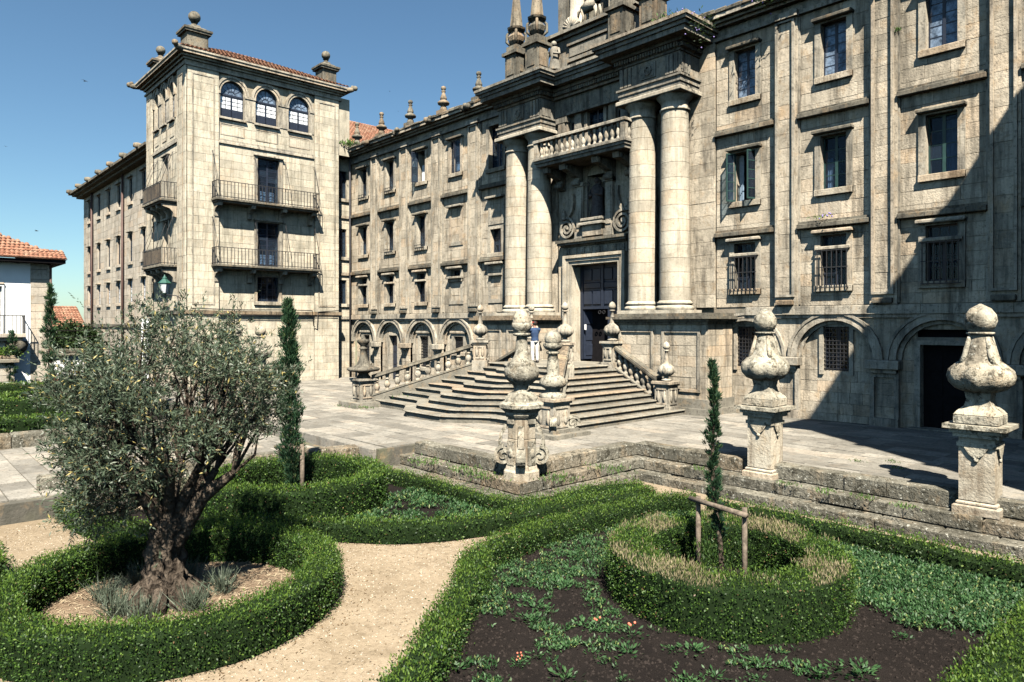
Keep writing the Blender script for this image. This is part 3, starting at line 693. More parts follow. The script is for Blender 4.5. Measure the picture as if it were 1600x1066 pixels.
def entab(s):
    a, b = mx(s, 2.3, 5.2); y = 22.52
    m_ = MB(); m_.box(a, b, y, 24, 12.38, 12.58); m_.box(a-.04, b+.04, y-.04, 24, 12.582, 12.78); m_.box(a-.1, b+.1, y-.1, 24, 12.782, 12.86); m_.obj('architrave', 'dirt_shade', mw)
    m_ = MB(); m_.box(a, b, y, 24, 12.862, 13.72)
    for xx in (a+.06, a+.98, b-1.46, b-.54):
        pass
    for Fq, u0, u1 in ((frame(0, y, 0), a, b), (frame(b, 0, R(90)), y, 24)):
        L_ = u1-u0
        cs = (u0+.35, u1-.35) if L_ > 2 else (u0+.35,)
        for cc in cs:
            for q in (-.2, 0, .2): m_.box(cc+q-.075, cc+q+.075, -.06, .01, 12.92, 13.66, Fq)
            for q in (-.2, 0, .2): m_.box(cc+q-.06, cc+q+.06, -.05, .0, 12.72, 12.78, Fq)
        if L_ > 2:
            cc = (u0+u1)/2; m_.box(cc-.36, cc+.36, -.05, .01, 13.0, 13.6, Fq); m_.box(cc-.29, cc+.29, -.07, -.049, 13.06, 13.54, Fq)
            # carved rosette / monogram disc
            m_.strip([(cc+.13*math.cos(t*.7), 13.3+.13*math.sin(t*.7)) for t in range(10)], [(cc+.2*math.cos(t*.7), 13.3+.2*math.sin(t*.7)) for t in range(10)], -.12, -.069, Fq)
            m_.strip([(cc+.1*math.sin(k*.9)-.02, 13.16+k*.04) for k in range(8)], [(cc+.1*math.sin(k*.9)+.04, 13.16+k*.04) for k in range(8)], -.12, -.069, Fq)
    m_.obj('frieze', 'dirt_shade', mw)
    m_ = MB(); m_.box(a-.06, b+.06, y-.06, 24, 13.722, 13.82); m_.box(a-.1, b+.1, y-.1, 24, 13.822, 14.02)
    n = int((b-a+.3)/.13)
    for i in range(n): xx = a-.14+i*.13; m_.box(xx, xx+.075, y-.19, y-.099, 13.84, 14.0)
    for i in range(12): yy = y-.1+i*.13; m_.box(b+.099, b+.19, yy, yy+.075, 13.84, 14.0)
    m_.box(a-.24, b+.24, y-.24, 24, 14.022, 14.16); m_.obj('dentil_band', 'grime', mw)
    m_ = MB(); m_.box(a-.62, b+.62, y-.62, 24.2, 14.162, 14.36); m_.box(a-.7, b+.7, y-.7, 24.2, 14.362, 14.5); m_.box(a-.8, b+.8, y-.8, 24.2, 14.502, 14.62); m_.box(a-.86, b+.86, y-.86, 24.2, 14.622, 14.74); m_.obj('cornice', 'dirt_shade', mw)
both(entab)
# centre of the portal
a, b = XC-2.29, XC+2.29; y = 23.42
m_ = MB(); m_.box(a, b, y, 24, 12.9, 13.0); m_.box(a, b, y+.06, 24, 13.002, 13.72); m_.box(a, b, y-.1, 24, 13.722, 13.84); m_.box(a, b, y-.16, 24, 13.842, 14.02)
for i in range(34): xx = a+.03+i*.134; m_.box(xx, xx+.08, y-.25, y-.159, 13.85, 14.0)
m_.box(a, b, y-.3, 24, 14.022, 14.16); m_.obj('entablature', 'dirt_shade', mw)
m_ = MB(); m_.box(a+.0, b-.0, y-.62, 24.2, 14.162, 14.36); m_.box(a, b, y-.7, 24.2, 14.362, 14.5); m_.box(a, b, y-.8, 24.2, 14.502, 14.62); m_.box(a, b, y-.86, 24.2, 14.622, 14.742); m_.obj('cornice', 'dirt_shade', mw)
for s in (-1, 1):
    m_ = MB(); x = XC+s*1.85; m_.box(x-.28, x+.28, 23.5, 24, 10.8, 12.9); m_.box(x-.2, x+.2, 23.44, 23.5, 10.95, 12.6); m_.box(x-.34, x+.34, 23.42, 24, 12.62, 12.88); m_.obj('upper_pilaster', 'dirt_shade', mw)
    m_ = MB(); x = XC+s*1.0; m_.box(x-.2, x+.2, 23.62, 24, 10.8, 12.9); m_.obj('window_jamb', 'dirt_shade', mw)
Fu = frame(0, 23.75, 0)
wl = wallsheet('upper_wall', Fu, XC-2.3, XC+2.3, 10.6, 13, [(XC-.48, XC+.48, 10.85, 13.3), (XC-1.52, XC-1.25, 10.85, 12.6), (XC+1.25, XC+1.52, 10.85, 12.6)], 'dirt_shade', mw)
wu = window(mw, Fu, XC-.48, XC+.48, 10.85, 12.95, 5, 'navy', .12, hood=0, sill=False, surround=.16)
m_ = MB(Fu)
for k in range(16): m_.ball((XC+random.uniform(-.5, .5), -.1+random.uniform(-.05, .05), 13.1+random.uniform(-.08, .25)), random.uniform(.07, .14), 7, 5)
m_.obj('carved_crest', 'dirt_shade', mw)
for s in (-1, 1): MB(Fu).box(XC+s*1.385-.13, XC+s*1.385+.13, .1, .16, 10.85, 12.6).obj('side_window', 'navy', mw)
# balcony
bal = MB(); bal.box(XC-2.35, XC+2.75, 22.3, 23.8, 10.46, 10.6); bal.box(XC-2.4, XC+2.8, 22.22, 23.8, 10.602, 10.72); bal.box(XC-2.45, XC+2.85, 22.16, 23.8, 10.722, 10.8)
balc = bal.obj('balcony', 'dirt_shade', mw)
bprof = [(.075,0),(.075,.07),(.05,.09),(.07,.14),(.095,.22),(.085,.32),(.045,.46),(.04,.5),(.065,.52),(.065,.55),(.05,.57),(.075,.6),(.075,.66)]
bmesh_ = MB().lathe(0, 0, bprof, 10).mesh('baluster'); bmesh_.materials.append(M['trim'])
for i in range(15): x = XC-2.0+i*(4.4/14); ob('baluster', bmesh_, None, balc, loc=(x, 22.32, 10.86), rot=(0, 0, i))
for k in range(4): ob('baluster', bmesh_, None, balc, loc=(XC+2.7, 22.62+k*.3, 10.86))
rl = MB(); rl.box(XC-2.4, XC+2.82, 22.2, 22.44, 10.8, 10.862); rl.box(XC+2.58, XC+2.82, 22.44, 23.8, 10.8, 10.862); rl.cbox(XC-2.45, XC+2.86, 22.16, 22.48, 11.52, 11.66, .02); rl.box(XC+2.54, XC+2.86, 22.48, 23.8, 11.52, 11.64)
for x in (XC-2.3, XC+2.7): rl.box(x-.11, x+.11, 22.2, 22.43, 10.862, 11.52)
rl.obj('balcony_rail', 'trim', balc)
for x in (-2.0, -.95, .95, 2.1):
    c = MB(); T = frame(XC+x, 23.75, R(-90))    # profile in depth
    pf = [(0, 9.5), (.2, 9.55), (.3, 9.75), (.26, 9.95), (.5, 10.0), (.85, 10.15), (1.2, 10.2), (1.25, 10.4), (1.2, 10.455), (0, 10.455)]
    c.extr([(p, q) for p, q in pf], -.17, .17, T); c.tube([(XC+x-.2, 23.75-.3, 9.72), (XC+x+.2, 23.75-.3, 9.72)], .13, 10); c.tube([(XC+x-.2, 23.75-1.05, 10.3), (XC+x+.2, 23.75-1.05, 10.3)], .11, 10)
    c.obj('console', 'dirt_shade', balc)
# niche storey
Fn = frame(0, 23.72, 0)
wallsheet('niche_wall', Fn, XC-2.3, XC+2.3, 3.7, 10.6, [(XC-.52, XC+.52, 8.0, 10.0), (XC-1.32, XC+1.32, .0, 6.0)], 'wall', mw)
m_ = MB(Fn); nz = 8
ar = arc(XC, 9.9, .52, 180, 0, 12)
m_.strip(ar, [(p[0], 10.5) for p in ar], .0, .3)
pts = [(XC-.52, .0)]+[(XC-.52*math.cos(t*math.pi/nz), .5*math.sin(t*math.pi/nz)) for t in range(nz+1)]+[(XC+.52, .0)]
for (p, q) in zip(pts, pts[1:]): m_.add([(p[0],p[1],7.9),(q[0],q[1],7.9),(q[0],q[1],10.6),(p[0],p[1],10.6)], [(0,1,2,3)])
m_.obj('niche', 'trim', mw)
m_ = MB(Fn); m_.cbox(XC-.62, XC+.62, -.35, .4, 7.92, 8.05, .02); m_.cbox(XC-.7, XC+.7, -.42, .3, 7.72, 7.85, .02); m_.box(XC-.55, XC+.55, -.28, .3, 7.25, 7.72); m_.box(XC-.5, XC+.5, -.3, .3, 7.852, 7.918); m_.obj('niche_bracket', 'trim', mw)
for s in (-1, 1):
    m_ = MB(Fn); x = XC+s*.85; m_.box(x-.2, x+.2, -.14, .1, 7.2, 9.55); m_.box(x-.14, x+.14, -.18, -.139, 7.7, 9.4); m_.box(x-.27, x+.27, -.22, .1, 9.552, 9.72); m_.box(x-.25, x+.25, -.2, .1, 7.2, 7.5); m_.obj('niche_pilaster', 'trim', mw)
    # scroll volute beside the niche
    m_ = MB(Fn); cx, cz = XC+s*1.62, 7.72; n = 34
    inn, out = [], []
    for k in range(n+1):
        t = k/n*4.3*math.pi; r_ = .45*(1-k/n)**.8+.04; aa = (math.pi/2 if s < 0 else math.pi/2)+s*t
        inn.append((cx+(r_-.05)*math.cos(aa), cz+(r_-.05)*math.sin(aa))); out.append((cx+(r_+.05)*math.cos(aa), cz+(r_+.05)*math.sin(aa)))
    m_.strip(inn, out, -.2, .05); m_.ball((cx, -.1, cz), .12, 10, 6); m_.strip([(cx-s*.05, 8.15), (cx-s*.3, 8.5), (cx-s*.4, 8.9), (cx-s*.35, 9.3)], [(cx+s*.1, 8.2), (cx-s*.15, 8.55), (cx-s*.28, 8.95), (cx-s*.25, 9.3)], -.14, .05)
    m_.lathe(cx+s*.25, -.1, [(.16,8.15),(.1,8.2),(.16,8.3),(.1,8.45),(.05,8.5),(.09,8.55),(.02,8.65)], 8); m_.obj('volute', 'trim', mw)
# door frame and ledge
m_ = MB(Fn); m_.box(XC-2.05, XC+2.05, -.5, .1, 7.02, 7.14); m_.box(XC-2.0, XC+2.0, -.42, .1, 6.92, 7.018); m_.box(XC-1.9, XC+1.9, -.25, .1, 6.85, 6.918); m_.obj('door_ledge', 'grime', mw)
m_ = MB(Fn); m_.box(XC-1.85, XC+1.85, -.14, .1, 6.42, 6.85)
for k in range(8): x = XC-1.6+k*.457; m_.box(x-.15, x+.15, -.2, -.139, 6.5, 6.78); m_.box(x-.08, x+.08, -.23, -.199, 6.56, 6.72)
m_.obj('carved_frieze', 'trim', mw)
m_ = MB(Fn)
for e, yy, w_ in ((1.34, -.14, .16), (1.5, -.2, .14), (1.64, -.26, .16)):
    m_.box(XC-e-w_, XC-e, yy, .3, 1.6, 6.02+(e-1.34)); m_.box(XC+e, XC+e+w_, yy, .3, 1.6, 6.02+(e-1.34)); m_.box(XC-e-w_, XC+e+w_, yy-.002, .3, 6.022+(e-1.34), 6.02+(e-1.34)+w_*.85)
m_.obj('door_frame', 'column', mw)
MB(Fn).box(XC-1.335, XC-1.33, -.1, .8, 1.6, 6.02).box(XC+1.33, XC+1.335, -.1, .8, 1.6, 6.02).box(XC-1.335, XC+1.335, -.1, .8, 6.0, 6.02).box(XC-2.28, XC-1.81, -.002, .1, 1.6, 6.9).box(XC+1.81, XC+2.28, -.002, .1, 1.6, 6.9).obj('door_reveal', 'column', mw)
# the tall double door, lower wickets open
dm = MB(Fn); yd = .45
dm.box(XC-1.33, XC-1.18, yd, yd+.12, 1.68, 6.0); dm.box(XC+1.18, XC+1.33, yd, yd+.12, 1.68, 6.0); dm.box(XC-.07, XC+.07, yd-.02, yd+.12, 4.0, 6.0); dm.box(XC-1.18, XC+1.18, yd, yd+.1, 4.0, 4.12)
dm.box(XC-1.18, XC+1.18, yd+.05, yd+.1, 4.12, 6.0)
door = dm.obj('door', 'navy', mw)
for s in (0, 1):
    for (u0, u1) in ((-1.1, -.64), (-.56, -.12)) if s == 0 else ((.12, .56), (.64, 1.1)):
        for (e, f) in ((4.2, 4.85), (5.3, 5.85)): MB(Fn).cbox(XC+u0, XC+u1, yd+.0, yd+.052, e, f, .03).obj('door_panel', 'navy', door)
    u0, u1 = ((-1.1, -.12), (.12, 1.1))[s]; MB(Fn).cbox(XC+u0, XC+u1, yd, yd+.052, 4.93, 5.22, .04).obj('door_panel', 'navy', door)
lf = MB(Fn)      # right lower leaf shut, left leaf ajar inwards
lf.box(XC+.3, XC+1.18, yd+.02, yd+.08, 1.68, 4.0); lf.obj('door_leaf', 'navy', door)
lf = MB(Fn @ Matrix.Translation((XC-1.17, yd+.05, 0)) @ Matrix.Rotation(R(72), 4, 'Z')); lf.box(0, .9, -.03, .03, 1.7, 3.99)
for e, f in ((1.85, 2.4), (2.55, 3.2), (3.3, 3.9)): lf.cbox(.1, .8, -.06, -.029, e, f, .02)
lf.obj('door_leaf', 'navy', door)
MB(Fn).box(XC-1.3, XC+1.3, 1.7, 1.75, 1.6, 6.05).box(XC-1.33, XC-1.31, .8, 1.75, 1.6, 6.05).box(XC+1.31, XC+1.33, .8, 1.75, 1.6, 6.05).box(XC-1.3, XC+1.3, .8, 1.75, 6.02, 6.05).obj('doorway_interior', 'dark', door)
MB(Fn).box(XC-1.05, XC-.95, yd-.03, yd+.0, 3.05, 3.3).obj('notice', 'signwhite', door)
kn = MB(Fn)
for x in (-.12, .12): kn.strip(arc(XC+x, 3.85, .06, 0, 360, 10), arc(XC+x, 3.85, .085, 0, 360, 10), yd-.05, yd-.02)
kn.obj('knocker', 'iron', door)
# attic with pinnacles
at = MB(); at.box(XC-2.9, XC+2.9, 23.1, 25.5, 14.75, 15.0); at.box(XC-2.4, XC+2.4, 23.35, 25.5, 15.0, 16.35); at.box(XC-2.55, XC+2.55, 23.2, 25.5, 16.352, 16.5); at.box(XC-2.75, XC+2.75, 23.0, 25.5, 16.502, 16.65); at.obj('attic', 'dirt_shade', mw)
m_ = MB(); m_.box(XC-1.3, XC+1.3, 23.22, 23.36, 15.2, 15.35); m_.box(XC-1.3, XC+1.3, 23.22, 23.36, 15.95, 16.1); m_.box(XC-1.2, XC+1.2, 23.28, 23.36, 15.45, 15.85); m_.obj('attic_panel', 'dirt_shade', mw)
def blobfig(mb, x, y, z, h, s=1):
    """small carved figure: pedestal-like drapery, torso, head and bent arms"""
    mb.lathe(x, y, [(.22*h,z),(.2*h,z+.15*h),(.14*h,z+.45*h),(.19*h,z+.68*h),(.13*h,z+.78*h),(.05*h,z+.82*h)], 9, (5, .25, z, z+.5*h)); mb.ball((x, y-.03*h, z+.9*h), .1*h, 9, 7)
    for q in (-1, 1): mb.tube([(x+q*.17*h, y, z+.7*h), (x+q*.28*h, y-.05*h, z+.5*h), (x+q*.12*h*s, y-.2*h, z+.52*h)], [.06*h, .05*h, .04*h], 6)
for s in (-1, 1):
    m_ = MB(); blobfig(m_, XC+s*1.95, 23.1, 15.0, 1.35); m_.obj('carved_figure', 'dirt_shade', mw)
    m_ = MB(); x = XC+s*1.15; m_.lathe(x, 23.75, [(.42,16.66),(.42,16.8),(.34,16.86),(.33,19.6),(.4,19.7),(.42,19.9)], 16); m_.obj('attic_column', 'column', mw)
    m_ = MB(); x = XC+s*1.9; m_.box(x-.3, x+.3, 23.6, 24.2, 16.66, 19.6); m_.obj('attic_pier', 'dirt_shade', mw)
MB().box(XC-1.6, XC+1.6, 24.25, 25.5, 16.66, 20.0).box(XC-2.6, XC+2.6, 23.2, 25.5, 20.0, 20.5).obj('attic_wall', 'grime', mw)
m_ = MB(); hx = XC+.1    # carved rider group, horse with shell
m_.tube([(hx-.5, 23.35, 17.35), (hx-.15, 23.3, 17.4), (hx+.3, 23.3, 17.45)], [.2, .26, .24], 10); m_.tube([(hx+.3, 23.3, 17.5), (hx+.6, 23.3, 17.9), (hx+.75, 23.25, 17.95), (hx+.95, 23.2, 17.7)], [.2, .15, .14, .09], 8)
for x, d in ((-.45, -.08), (-.35, .1), (.25, -.06), (.38, .12)): m_.tube([(hx+x, 23.3+d, 17.3), (hx+x+.06, 23.3+d, 17.0), (hx+x, 23.3+d, 16.66)], [.1, .06, .06], 6)
m_.lathe(hx, 23.3, [(.2,17.5),(.2,17.8),(.22,18.1),(.1,18.2),(.13,18.35),(.03,18.5)], 9); m_.tube([(hx-.5, 23.3, 17.45), (hx-.75, 23.3, 17.3), (hx-.8, 23.3, 16.9)], [.07, .08, .03], 6)
for k in range(9): aa = R(20+k*17.5); m_.tube([(XC-1.0, 23.2, 16.7), (XC-1.0-.5*math.cos(aa), 23.2, 16.7+.5*math.sin(aa))], [.05, .1], 6)
m_.obj('carved_rider', 'trim', mw)
for dx, yy in ((-3.95, 22.55), (-2.45, 22.45), (2.45, 22.45), (3.95, 22.55)):
    x = XC+dx; m_ = MB(); m_.box(x-.46, x+.46, yy-.46, yy+.46, 14.742, 14.92); m_.box(x-.38, x+.38, yy-.38, yy+.38, 14.92, 16.05); m_.box(x-.5, x+.5, yy-.5, yy+.5, 16.052, 16.2); m_.box(x-.34, x+.34, yy-.34, yy+.34, 16.202, 16.5)
    m_.box(x-.24, x+.24, yy-.41, yy-.379, 15.1, 15.9); m_.box(x+.379, x+.41, yy-.24, yy+.24, 15.1, 15.9)
    top = m_.obj('pinnacle', 'grime', mw)
    m_ = MB(); m_.lathe(x, yy, [(.16,16.5),(.2,16.55),(.36,16.75),(.42,16.95),(.3,17.1),(.26,17.2),(.42,17.3),(.46,17.38),(.3,17.4)], 8, None, False, R(22.5), False)
    m_.lathe(x, yy, [(.33,17.4),(.30,17.7),(.06,19.9),(.12,20.0),(.02,20.2)], 8, None, False, R(22.5), False)
    for k in range(4):
        aa = k*math.pi/2+R(45); m_.tube([(x+.2*math.cos(aa), yy+.2*math.sin(aa), 16.5), (x+.46*math.cos(aa), yy+.46*math.sin(aa), 16.75), (x+.44*math.cos(aa), yy+.44*math.sin(aa), 17.1), (x+.3*math.cos(aa), yy+.3*math.sin(aa), 17.25)], .07, 6)
    m_.obj('spire', 'grime', top)
st = thing('niche_statue', 'dark robed stone saint standing in the niche above the door', 'statue', (XC, 23.85, 8.05))
m_ = MB(); m_.lathe(XC, 23.85, [(.34,8.05),(.33,8.2),(.26,8.7),(.27,9.1),(.30,9.35),(.2,9.5),(.09,9.58),(.1,9.62)], 14, (7, .18, 8.0, 9.2)); m_.ball((XC, 23.8, 9.74), .125, 10, 8, (1, 1, 1.2))
m_.tube([(XC-.26, 23.82, 9.38), (XC-.34, 23.7, 9.05), (XC-.1, 23.55, 9.08)], [.1, .09, .06], 8); m_.tube([(XC+.26, 23.82, 9.38), (XC+.34, 23.7, 9.05), (XC+.1, 23.55, 9.12)], [.1, .09, .06], 8); m_.ball((XC, 23.9, 9.66), .17, 9, 6, (1, .8, 1))
m_.obj('robed_figure', 'bronze', st)
m_ = MB(); m_.tube([(XC-.36, 23.6, 8.06), (XC-.36, 23.6, 9.5)], .025, 6); m_.tube([(XC-.36+.1*math.sin(k*.8), 23.6, 9.5+.12*(1-math.cos(k*.6))) for k in range(5)], .025, 6); m_.obj('crozier', 'bronze', st)
mas.finish()

# ================================================================== CORNER TOWER
XT = -41.6; YT = 13.05
T1 = frame(XT, 0, R(90))        # right face: local x = world Y, outward = +X
T2 = frame(0, YT, 0)            # front face
tw = thing('corner_tower', 'square pale stone corner tower with three arched windows and iron balconies', 'building', (-45.3, 17.8, -.5))
MB().box(-48.5, XT-.62, YT+.62, 22.4, -.9, 18.3).obj('light_stop_core', 'dark', tw)  # added core box, keeps light out of the hollow tower
mt = Masonry(tw, 'tower')
A = [(14.92, 16.33), (17.02, 18.4), (19.13, 20.52)]
hol1 = [(a, b, 15.52, 17.7) for a, b in A]+[(17.12, 18.5, 10.62, 13.45), (17.12, 18.5, 6.75, 9.52), (17.1, 18.48, 4.69, 6.2)]
w1 = wallsheet('wall', T1, YT, 22.52, -.8, 18.3, hol1, 'mortar_pale', tw)
mt.field(T1, 14.8, 20.83, -.5, 3.9, hol1, .45, (.6, 1.2), .0, w1); mt.field(T1, 14.8, 20.83, 4.1, 14.0, hol1, .45, (.6, 1.2), .0, w1)
mt.field(T1, 14.8, 20.83, 14.0, 15.5, hol1, .5, (.7, 1.2), .0, w1)
for a, b in ((YT, 14.8), (20.83, 22.52)): mt.field(T1, a, b, -.5, 3.9, (), .45, (.5, 1.0), -.12, w1); mt.field(T1, a, b, 4.1, 18.1, (), .45, (.5, 1.0), -.12, w1)
hol2 = [(-47.6, -46.75, 15.52, 17.6), (-46.1, -45.25, 15.52, 17.6), (-44.6, -43.75, 15.52, 17.6), (-45.65, -44.75, 10.62, 13.4), (-45.65, -44.75, 6.75, 9.5), (-45.65, -44.75, 4.6, 6.2)]
w2 = wallsheet('wall', T2, -49.1, XT, -.8, 18.3, hol2, 'mortar_pale', tw)
mt.field(T2, -47.9, -42.9, -.5, 15.5, hol2, .45, (.6, 1.2), .0, w2)
for a, b in ((-49.1, -47.9), (-42.9, XT+.12)): mt.field(T2, a, b, -.5, 18.1, (), .45, (.5, 1.0), -.12, w2)
MB().box(-49.1, -48.48, YT+.05, 23.4, -.8, 18.3).obj('wall', 'tower', tw)
MB().box(-48.5, XT-.03, 22.52, 23.4, 14.5, 18.3).obj('wall', 'tower', tw)
def arched(Mx, lst, sills):
    lo, hi = lst[0][0], lst[-1][1]
    for (a, b) in lst:
        c = (a+b)/2; r_ = (b-a)/2; zs = 16.92
        fl = MB(Mx); ar = arc(c, zs, r_, 180, 0, 16, (17.7-zs)/r_); fl.strip(ar, [(p[0], 18.02) for p in ar], .0, .3); fl.obj('spandrel', 'tower', tw)
        am = MB(Mx); sy = (17.7-zs)/r_; am.strip(arc(c, zs, r_+.002, 180, 0, 16, sy), arc(c, zs, r_+.13, 180, 0, 16, sy), -.06, .2); am.strip(arc(c, zs, r_+.14, 180, 0, 16, sy), arc(c, zs, r_+.27, 180, 0, 16, sy), -.11, .1); am.obj('archivolt', 'trim', tw)
        w_ = MB(Mx); y = .16; P = []
        for k in range(2):
            x0, x1 = (a, c) if k == 0 else (c, b); P += sash(w_, x0, x1, 16.0, 16.82, y, y+.05, 2, 3, .05, .03); w_.box(x0+.02, x1-.02, y, y+.05, 15.52, 16.0)
            for q in range(5): xx = x0+.05+q*(x1-x0-.1)/4; w_.box(xx-.015, xx+.015, y-.015, y, 15.56, 15.97)
        w_.box(a, b, y-.02, y+.06, 16.82, 16.92)
        w_.strip(arc(c, 16.92, r_-.07, 180, 0, 12, sy), arc(c, 16.92, r_-.001, 180, 0, 12, sy), y, y+.05); w_.strip(arc(c, 16.92, .2, 180, 0, 8), arc(c, 16.92, .24, 180, 0, 8), y, y+.05)
        for t in (30, 60, 90, 120, 150): w_.strip([(c+.22*math.cos(R(t-4)), 16.92+.22*math.sin(R(t-4))), (c+(r_-.03)*math.cos(R(t-1)), 16.92+sy*(r_-.03)*math.sin(R(t-1)))], [(c+.22*math.cos(R(t+4)), 16.92+.22*math.sin(R(t+4))), (c+(r_-.03)*math.cos(R(t+1)), 16.92+sy*(r_-.03)*math.sin(R(t+1)))], y+.01, y+.04)
        win = w_.obj('arched_window', 'navy', tw)
        for (p, q, e, f) in P: MB(Mx).box(p+.002, q-.002, y+.02, y+.028, e+.002, f-.002).obj('pane', 'white_pane', win)
        gl = MB(Mx); ar = arc(c, 16.92, r_-.02, 180, 0, 12, sy); gl.extr(ar, y+.02, y+.028); gl.obj('fanlight', 'pale_pane', win)
        MB(Mx).add([(a,.5,15.5),(b,.5,15.5),(b,.5,17.8),(a,.5,17.8)], [(0,1,2,3)]).obj('interior', 'dark', win)
        MB(Mx).box(a+.02, b-.02, y+.1, y+.12, 16.02, 16.62+.15*math.sin(a)).obj('blind', 'blind', win)
        fw = MB(Mx)
        for t in (45, 90, 135): fw.ball((c+.4*math.cos(R(t)), y+.12, 16.95+.12), .16, 8, 5, (1.1, .12, .8))
        fw.obj('blind', 'blind', win)
        s_ = MB(Mx); s_.cbox(a-.1, b+.1, -.16, .16, 15.36, 15.5, .02); s_.obj('sill', 'trim', win)
        p_ = MB(Mx); p_.box(a, b, -.03, .02, 14.45, 14.5); p_.box(a, b, -.03, .02, 15.1, 15.15); p_.box(a, a+.05, -.03, .02, 14.502, 15.098); p_.box(b-.05, b, -.03, .02, 14.502, 15.098); p_.obj('sill_panel', 'trim', win)
        rv_ = MB(Mx); rv_.box(a-.02, a, -.0, .5, 15.5, 16.95); rv_.box(b, b+.02, .0, .5, 15.5, 16.95); rv_.box(a, b, .0, .5, 15.5, 15.52); rv_.obj('reveal', 'trim', win)
    gaps = [(lo-.12, lo)]+[(p[1], q[0]) for p, q in zip(lst, lst[1:])]+[(hi, hi+.3)]
    for p, q in gaps: MB(Mx).box(p+.01, q-.01, -.1, .1, 16.84, 16.98).box(p+.03, q-.03, -.05, .1, 15.5, 16.838).obj('impost', 'trim', tw)
arched(T1, A, True); arched(T2, [h[:2] for h in hol2[:3]], False)
def tower_trim(Mx, u0, u1, p0, p1):
    m_ = MB(Mx); m_.cbox(p0+.0, p1, -.1, .02, 13.92, 14.08, .02); m_.box(p0, p1, -.04, .02, 14.08, 14.2); m_.obj('string_course', 'trim', tw)
    m_ = MB(Mx); m_.box(u0-.2, u1+.2, -.2, .05, 3.9, 4.1); m_.box(u0-.16, u1+.16, -.15, .05, 4.1, 4.3) if False else None; m_.obj('base_string', 'grime', tw)
    m_ = MB(Mx)
    for a, b in ((u0, p0), (p1, u1)): m_.box(a+.25, a+.31, -.16, -.1, 4.5, 17.6); m_.box(b-.31, b-.25, -.16, -.1, 4.5, 17.6); m_.box(a+.25, b-.25, -.158, -.1, 17.602, 17.66); m_.box(a+.25, b-.25, -.158, -.1, 4.44, 4.498)
    m_.obj('pilaster_moulding', 'trim', tw)
tower_trim(T1, YT, 22.52, 14.8, 20.83); tower_trim(T2, -49.1, XT, -47.9, -42.9)
cn = MB(); z = 18.02
for p, h in ((.2, .12), (.12, .2), (.24, .12), (.4, .12), (.62, .16), (.68, .1)): cn.box(-49.1-p, XT+p, YT-p, 22.52+p, z, z+h-.002); z += h
cn.obj('cornice', 'trim', tw)
m_ = MB(); x0, x1, y0, y1 = -49.6, XT+.5, YT-.5, 23.0; cx, cy = (x0+x1)/2, (y0+y1)/2; m_.add([(x0,y0,18.86),(x1,y0,18.86),(x1,y1,18.86),(x0,y1,18.86),(cx,cy-1,20.76),(cx,cy+1,20.76)], [(0,1,4),(1,2,5,4),(2,3,5),(3,0,4,5)]); m_.obj('roof', 'tile', tw)
m_ = MB()
for j in range(12):
    f0 = j/12; ya = y0+(cy-1-y0)*f0; yb = y1-(y1-cy-1)*f0; tileroof(m_, (x1+.1+(cx-x1)*f0, ya, 18.88+1.9*f0), (0, yb-ya, 0), ((cx-x1)/12, 0, 1.9/12), max(2, int((yb-ya)/.24)), 1, .1)
    xa, xb = x0+(cx-x0)*f0, x1-(x1-cx)*f0; tileroof(m_, (xb, y0-.1+(cy-1-y0)*f0, 18.88+1.9*f0), (xa-xb, 0, 0), (0, (cy-1-y0)/12, 1.9/12), max(2, int((xb-xa)/.24)), 1, .1); m_.obj('roof_tiles', 'tile', tw, kind='stuff')
for (px, py, big) in ((XT-.55, YT+.6, 1.12), (-48.6, YT+.6, .95), (XT-.55, 21.95, .95)):
    k = MB(); s = .52*big; k.box(px-s, px+s, py-s, py+s, 18.84, 20.0); k.box(px-s-.14, px+s+.14, py-s-.14, py+s+.14, 20.0, 20.12); k.box(px-s-.2, px+s+.2, py-s-.2, py+s+.2, 20.122, 20.24)
    k.lathe(px, py, [(s+.1,20.24),(s*.8,20.4),(s*.45,20.5),(s*.4,20.6)], 4, None, True); k.lathe(px, py, [(.2,20.6),(.14,20.66),(.12,20.72),(.2,20.78)], 12); k.ball((px, py, 20.78+.29*big), .3*big, 14, 10); k.obj('chimney_finial', 'grime', tw)
for (px, py, dx, dy) in ((XT+.7, YT-.7, 1, -1), (-49.8, YT-.7, -1, -1), (XT+.7, 23.1, 1, 1)):
    k = MB(); k.tube([(px-dx*.4, py-dy*.4, 18.7), (px, py, 18.72), (px+dx*.12, py+dy*.12, 18.76)], [.2, .17, .14], 8); k.ball((px+dx*.2, py+dy*.2, 18.82), .17, 8, 6); k.ball((px+dx*.05, py+dy*.1, 18.9), .13, 8, 6); k.obj('gargoyle', 'grime', tw)
